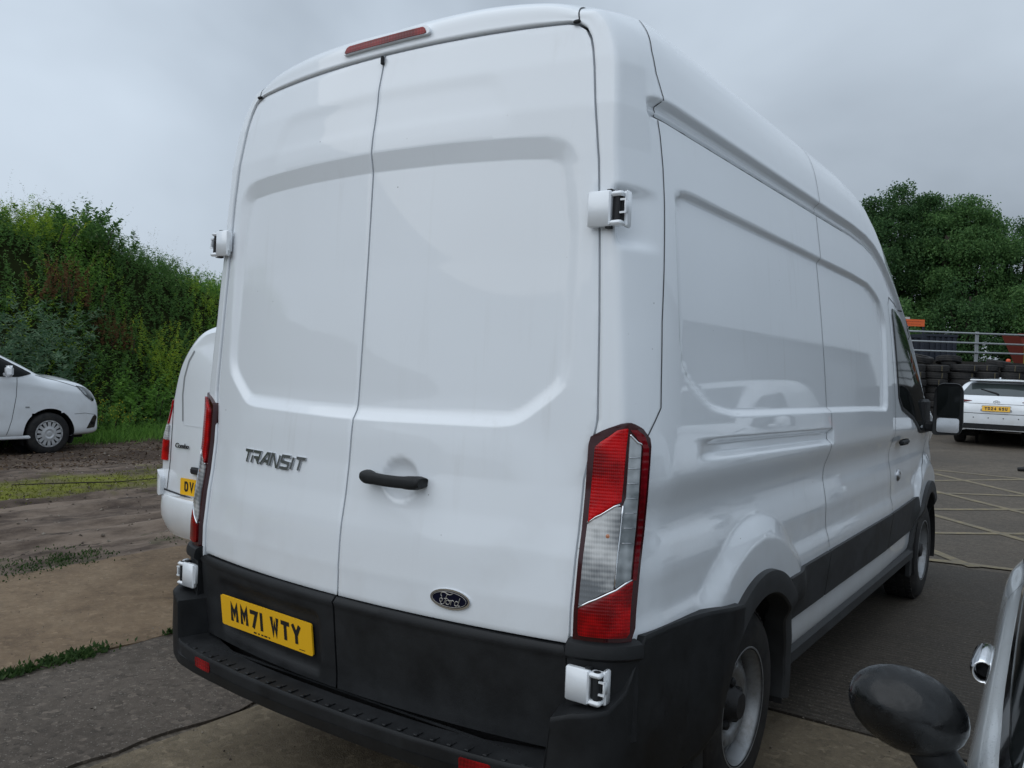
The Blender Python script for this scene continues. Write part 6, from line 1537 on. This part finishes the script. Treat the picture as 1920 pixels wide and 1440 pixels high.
MB().box((0, 0, .02), (.30, .30, .04), bev=.01).build('base', M['cone'], cn); MB().tube([(0, 0, .03), (0, 0, .30), (0, 0, .62)], [.12, .075, .03], 14).build('body', M['cone'], cn, True)
hp_ = empty('hopper', far(16.25, 26.5, TZ), YAW, 'rust red steel hopper at the right edge behind the railing', 'hopper')
mbx = MB(); mbx.add([(-.25, -.3, .12), (.6, -.3, .12), (.6, .5, .12), (-.25, .5, .12), (-.62, -.35, 1.0), (.75, -.35, 1.0), (.75, .6, 1.0), (-.62, .6, 1.0)], [[3, 2, 1, 0], [4, 5, 6, 7], [0, 1, 5, 4], [1, 2, 6, 5], [2, 3, 7, 6], [3, 0, 4, 7]]); mbx.build('bucket', M['rustred'], hp_)
MB().box((.05, -.36, .97), (1.42, .06, .08)).build('rim', M['rustred'], hp_)
for x in (-.2, .5): MB().box((x, .1, .06), (.08, .6, .13)).build('skid', M['rustred'], hp_)
pst = MB().box(far(14.40, 23.75, TZ+.42), (.07, .07, .86), YAW, bev=.01).build('marker_post', M['hiviz'], None); tag(pst, 'yellow green marker post at the right edge of the railing', 'post')
bl = MB().lathe_x([(-.06, 0), (-.05, .04), (-.02, .06), (.02, .06), (.05, .04), (.06, 0)], 16, far(13.42, 22.9, TZ+.04)).build('orange_cap', M['cone'], None, True); tag(bl, 'small orange plastic cap lying on the edge above the tyres', 'cap')
sh = MB(); 
for i in range(3): sh.box(far(12.9+i*.13, 29.6, 2.9), (.10, .02, 1.3), YAW, bev=.004)
db = MB(); db.tube([(.86, 14.55, float(gz(14.5))+.03), (1.05, 14.62, float(gz(14.5))+.05), (1.5, 14.75, float(gz(14.5))+.03)], [.03, .05, .03], 8); tag(db.build('dropped_strap', M['hub'], None, True), 'dark strap lying on the yard at the right edge, beyond the yellow lines', 'strap')
tw = MB().tube([(-8.2, 2.7, .03), (-7.9, 3.2, .04), (-7.75, 3.7, .025), (-7.7, 4.3, .03)], [.006, .008, .007, .004], 5).build('twig', M['bark'], None, True); tag(tw, 'thin bare twig lying along the moss strip', 'twig')
lv = patch('dropping', BVHTree.FromPolygons([(-9, -9, 0), (9, -9, 0), (9, 9, 0), (-9, 9, 0)], [[0, 1, 2, 3]]), rounded([(-1.75, .92), (-1.66, .90), (-1.60, .97), (-1.67, 1.03), (-1.74, 1.01)], .03), 'z+', .005, principled('pale_splash', (.19, .18, .17), .8), None, .03); tag(lv, 'pale grey splash on the dark paving beside the van', 'splash')

# low grey shed on the right, outside the picture; the flank of the big van mirrors it
sd_ = empty('shed', (7.2, 12.5, 0), 0, 'low grey shed outside the picture on the right of the yard', 'building')
shw = principled('grey_cladding', (.11, .115, .12), .7)
V = [(0, 0, 0), (9, 0, 0), (9, 22, 0), (0, 22, 0), (0, 0, 3.9), (9, 0, 3.9), (9, 22, 3.9), (0, 22, 3.9), (4.5, 0, 5.4), (4.5, 22, 5.4)]
MB().add(V, [[0, 1, 5, 8, 4], [2, 3, 7, 9, 6], [3, 0, 4, 7], [1, 2, 6, 5]]).build('wall', shw, sd_)
MB().add([(-.3, -.3, 3.85), (-.3, 22.3, 3.85), (4.5, 22.3, 5.5), (4.5, -.3, 5.5), (9.3, 22.3, 3.85), (9.3, -.3, 3.85)], [[0, 3, 2, 1], [3, 5, 4, 2]]).build('roof', principled('grey_roof', (.07, .072, .075), .7), sd_)
for y in (3, 14): MB().box((-.02, y+1.8, 1.6), (.06, 3.6, 3.2)).build('roller_door', principled('door_grey', (.22, .23, .24), .6), sd_)
for y in (9, 11, 19.5): MB().box((-.02, y, 2.0), (.06, 1.2, 1.0)).build('window', M['glass'], sd_)
bpy.context.view_layer.update()
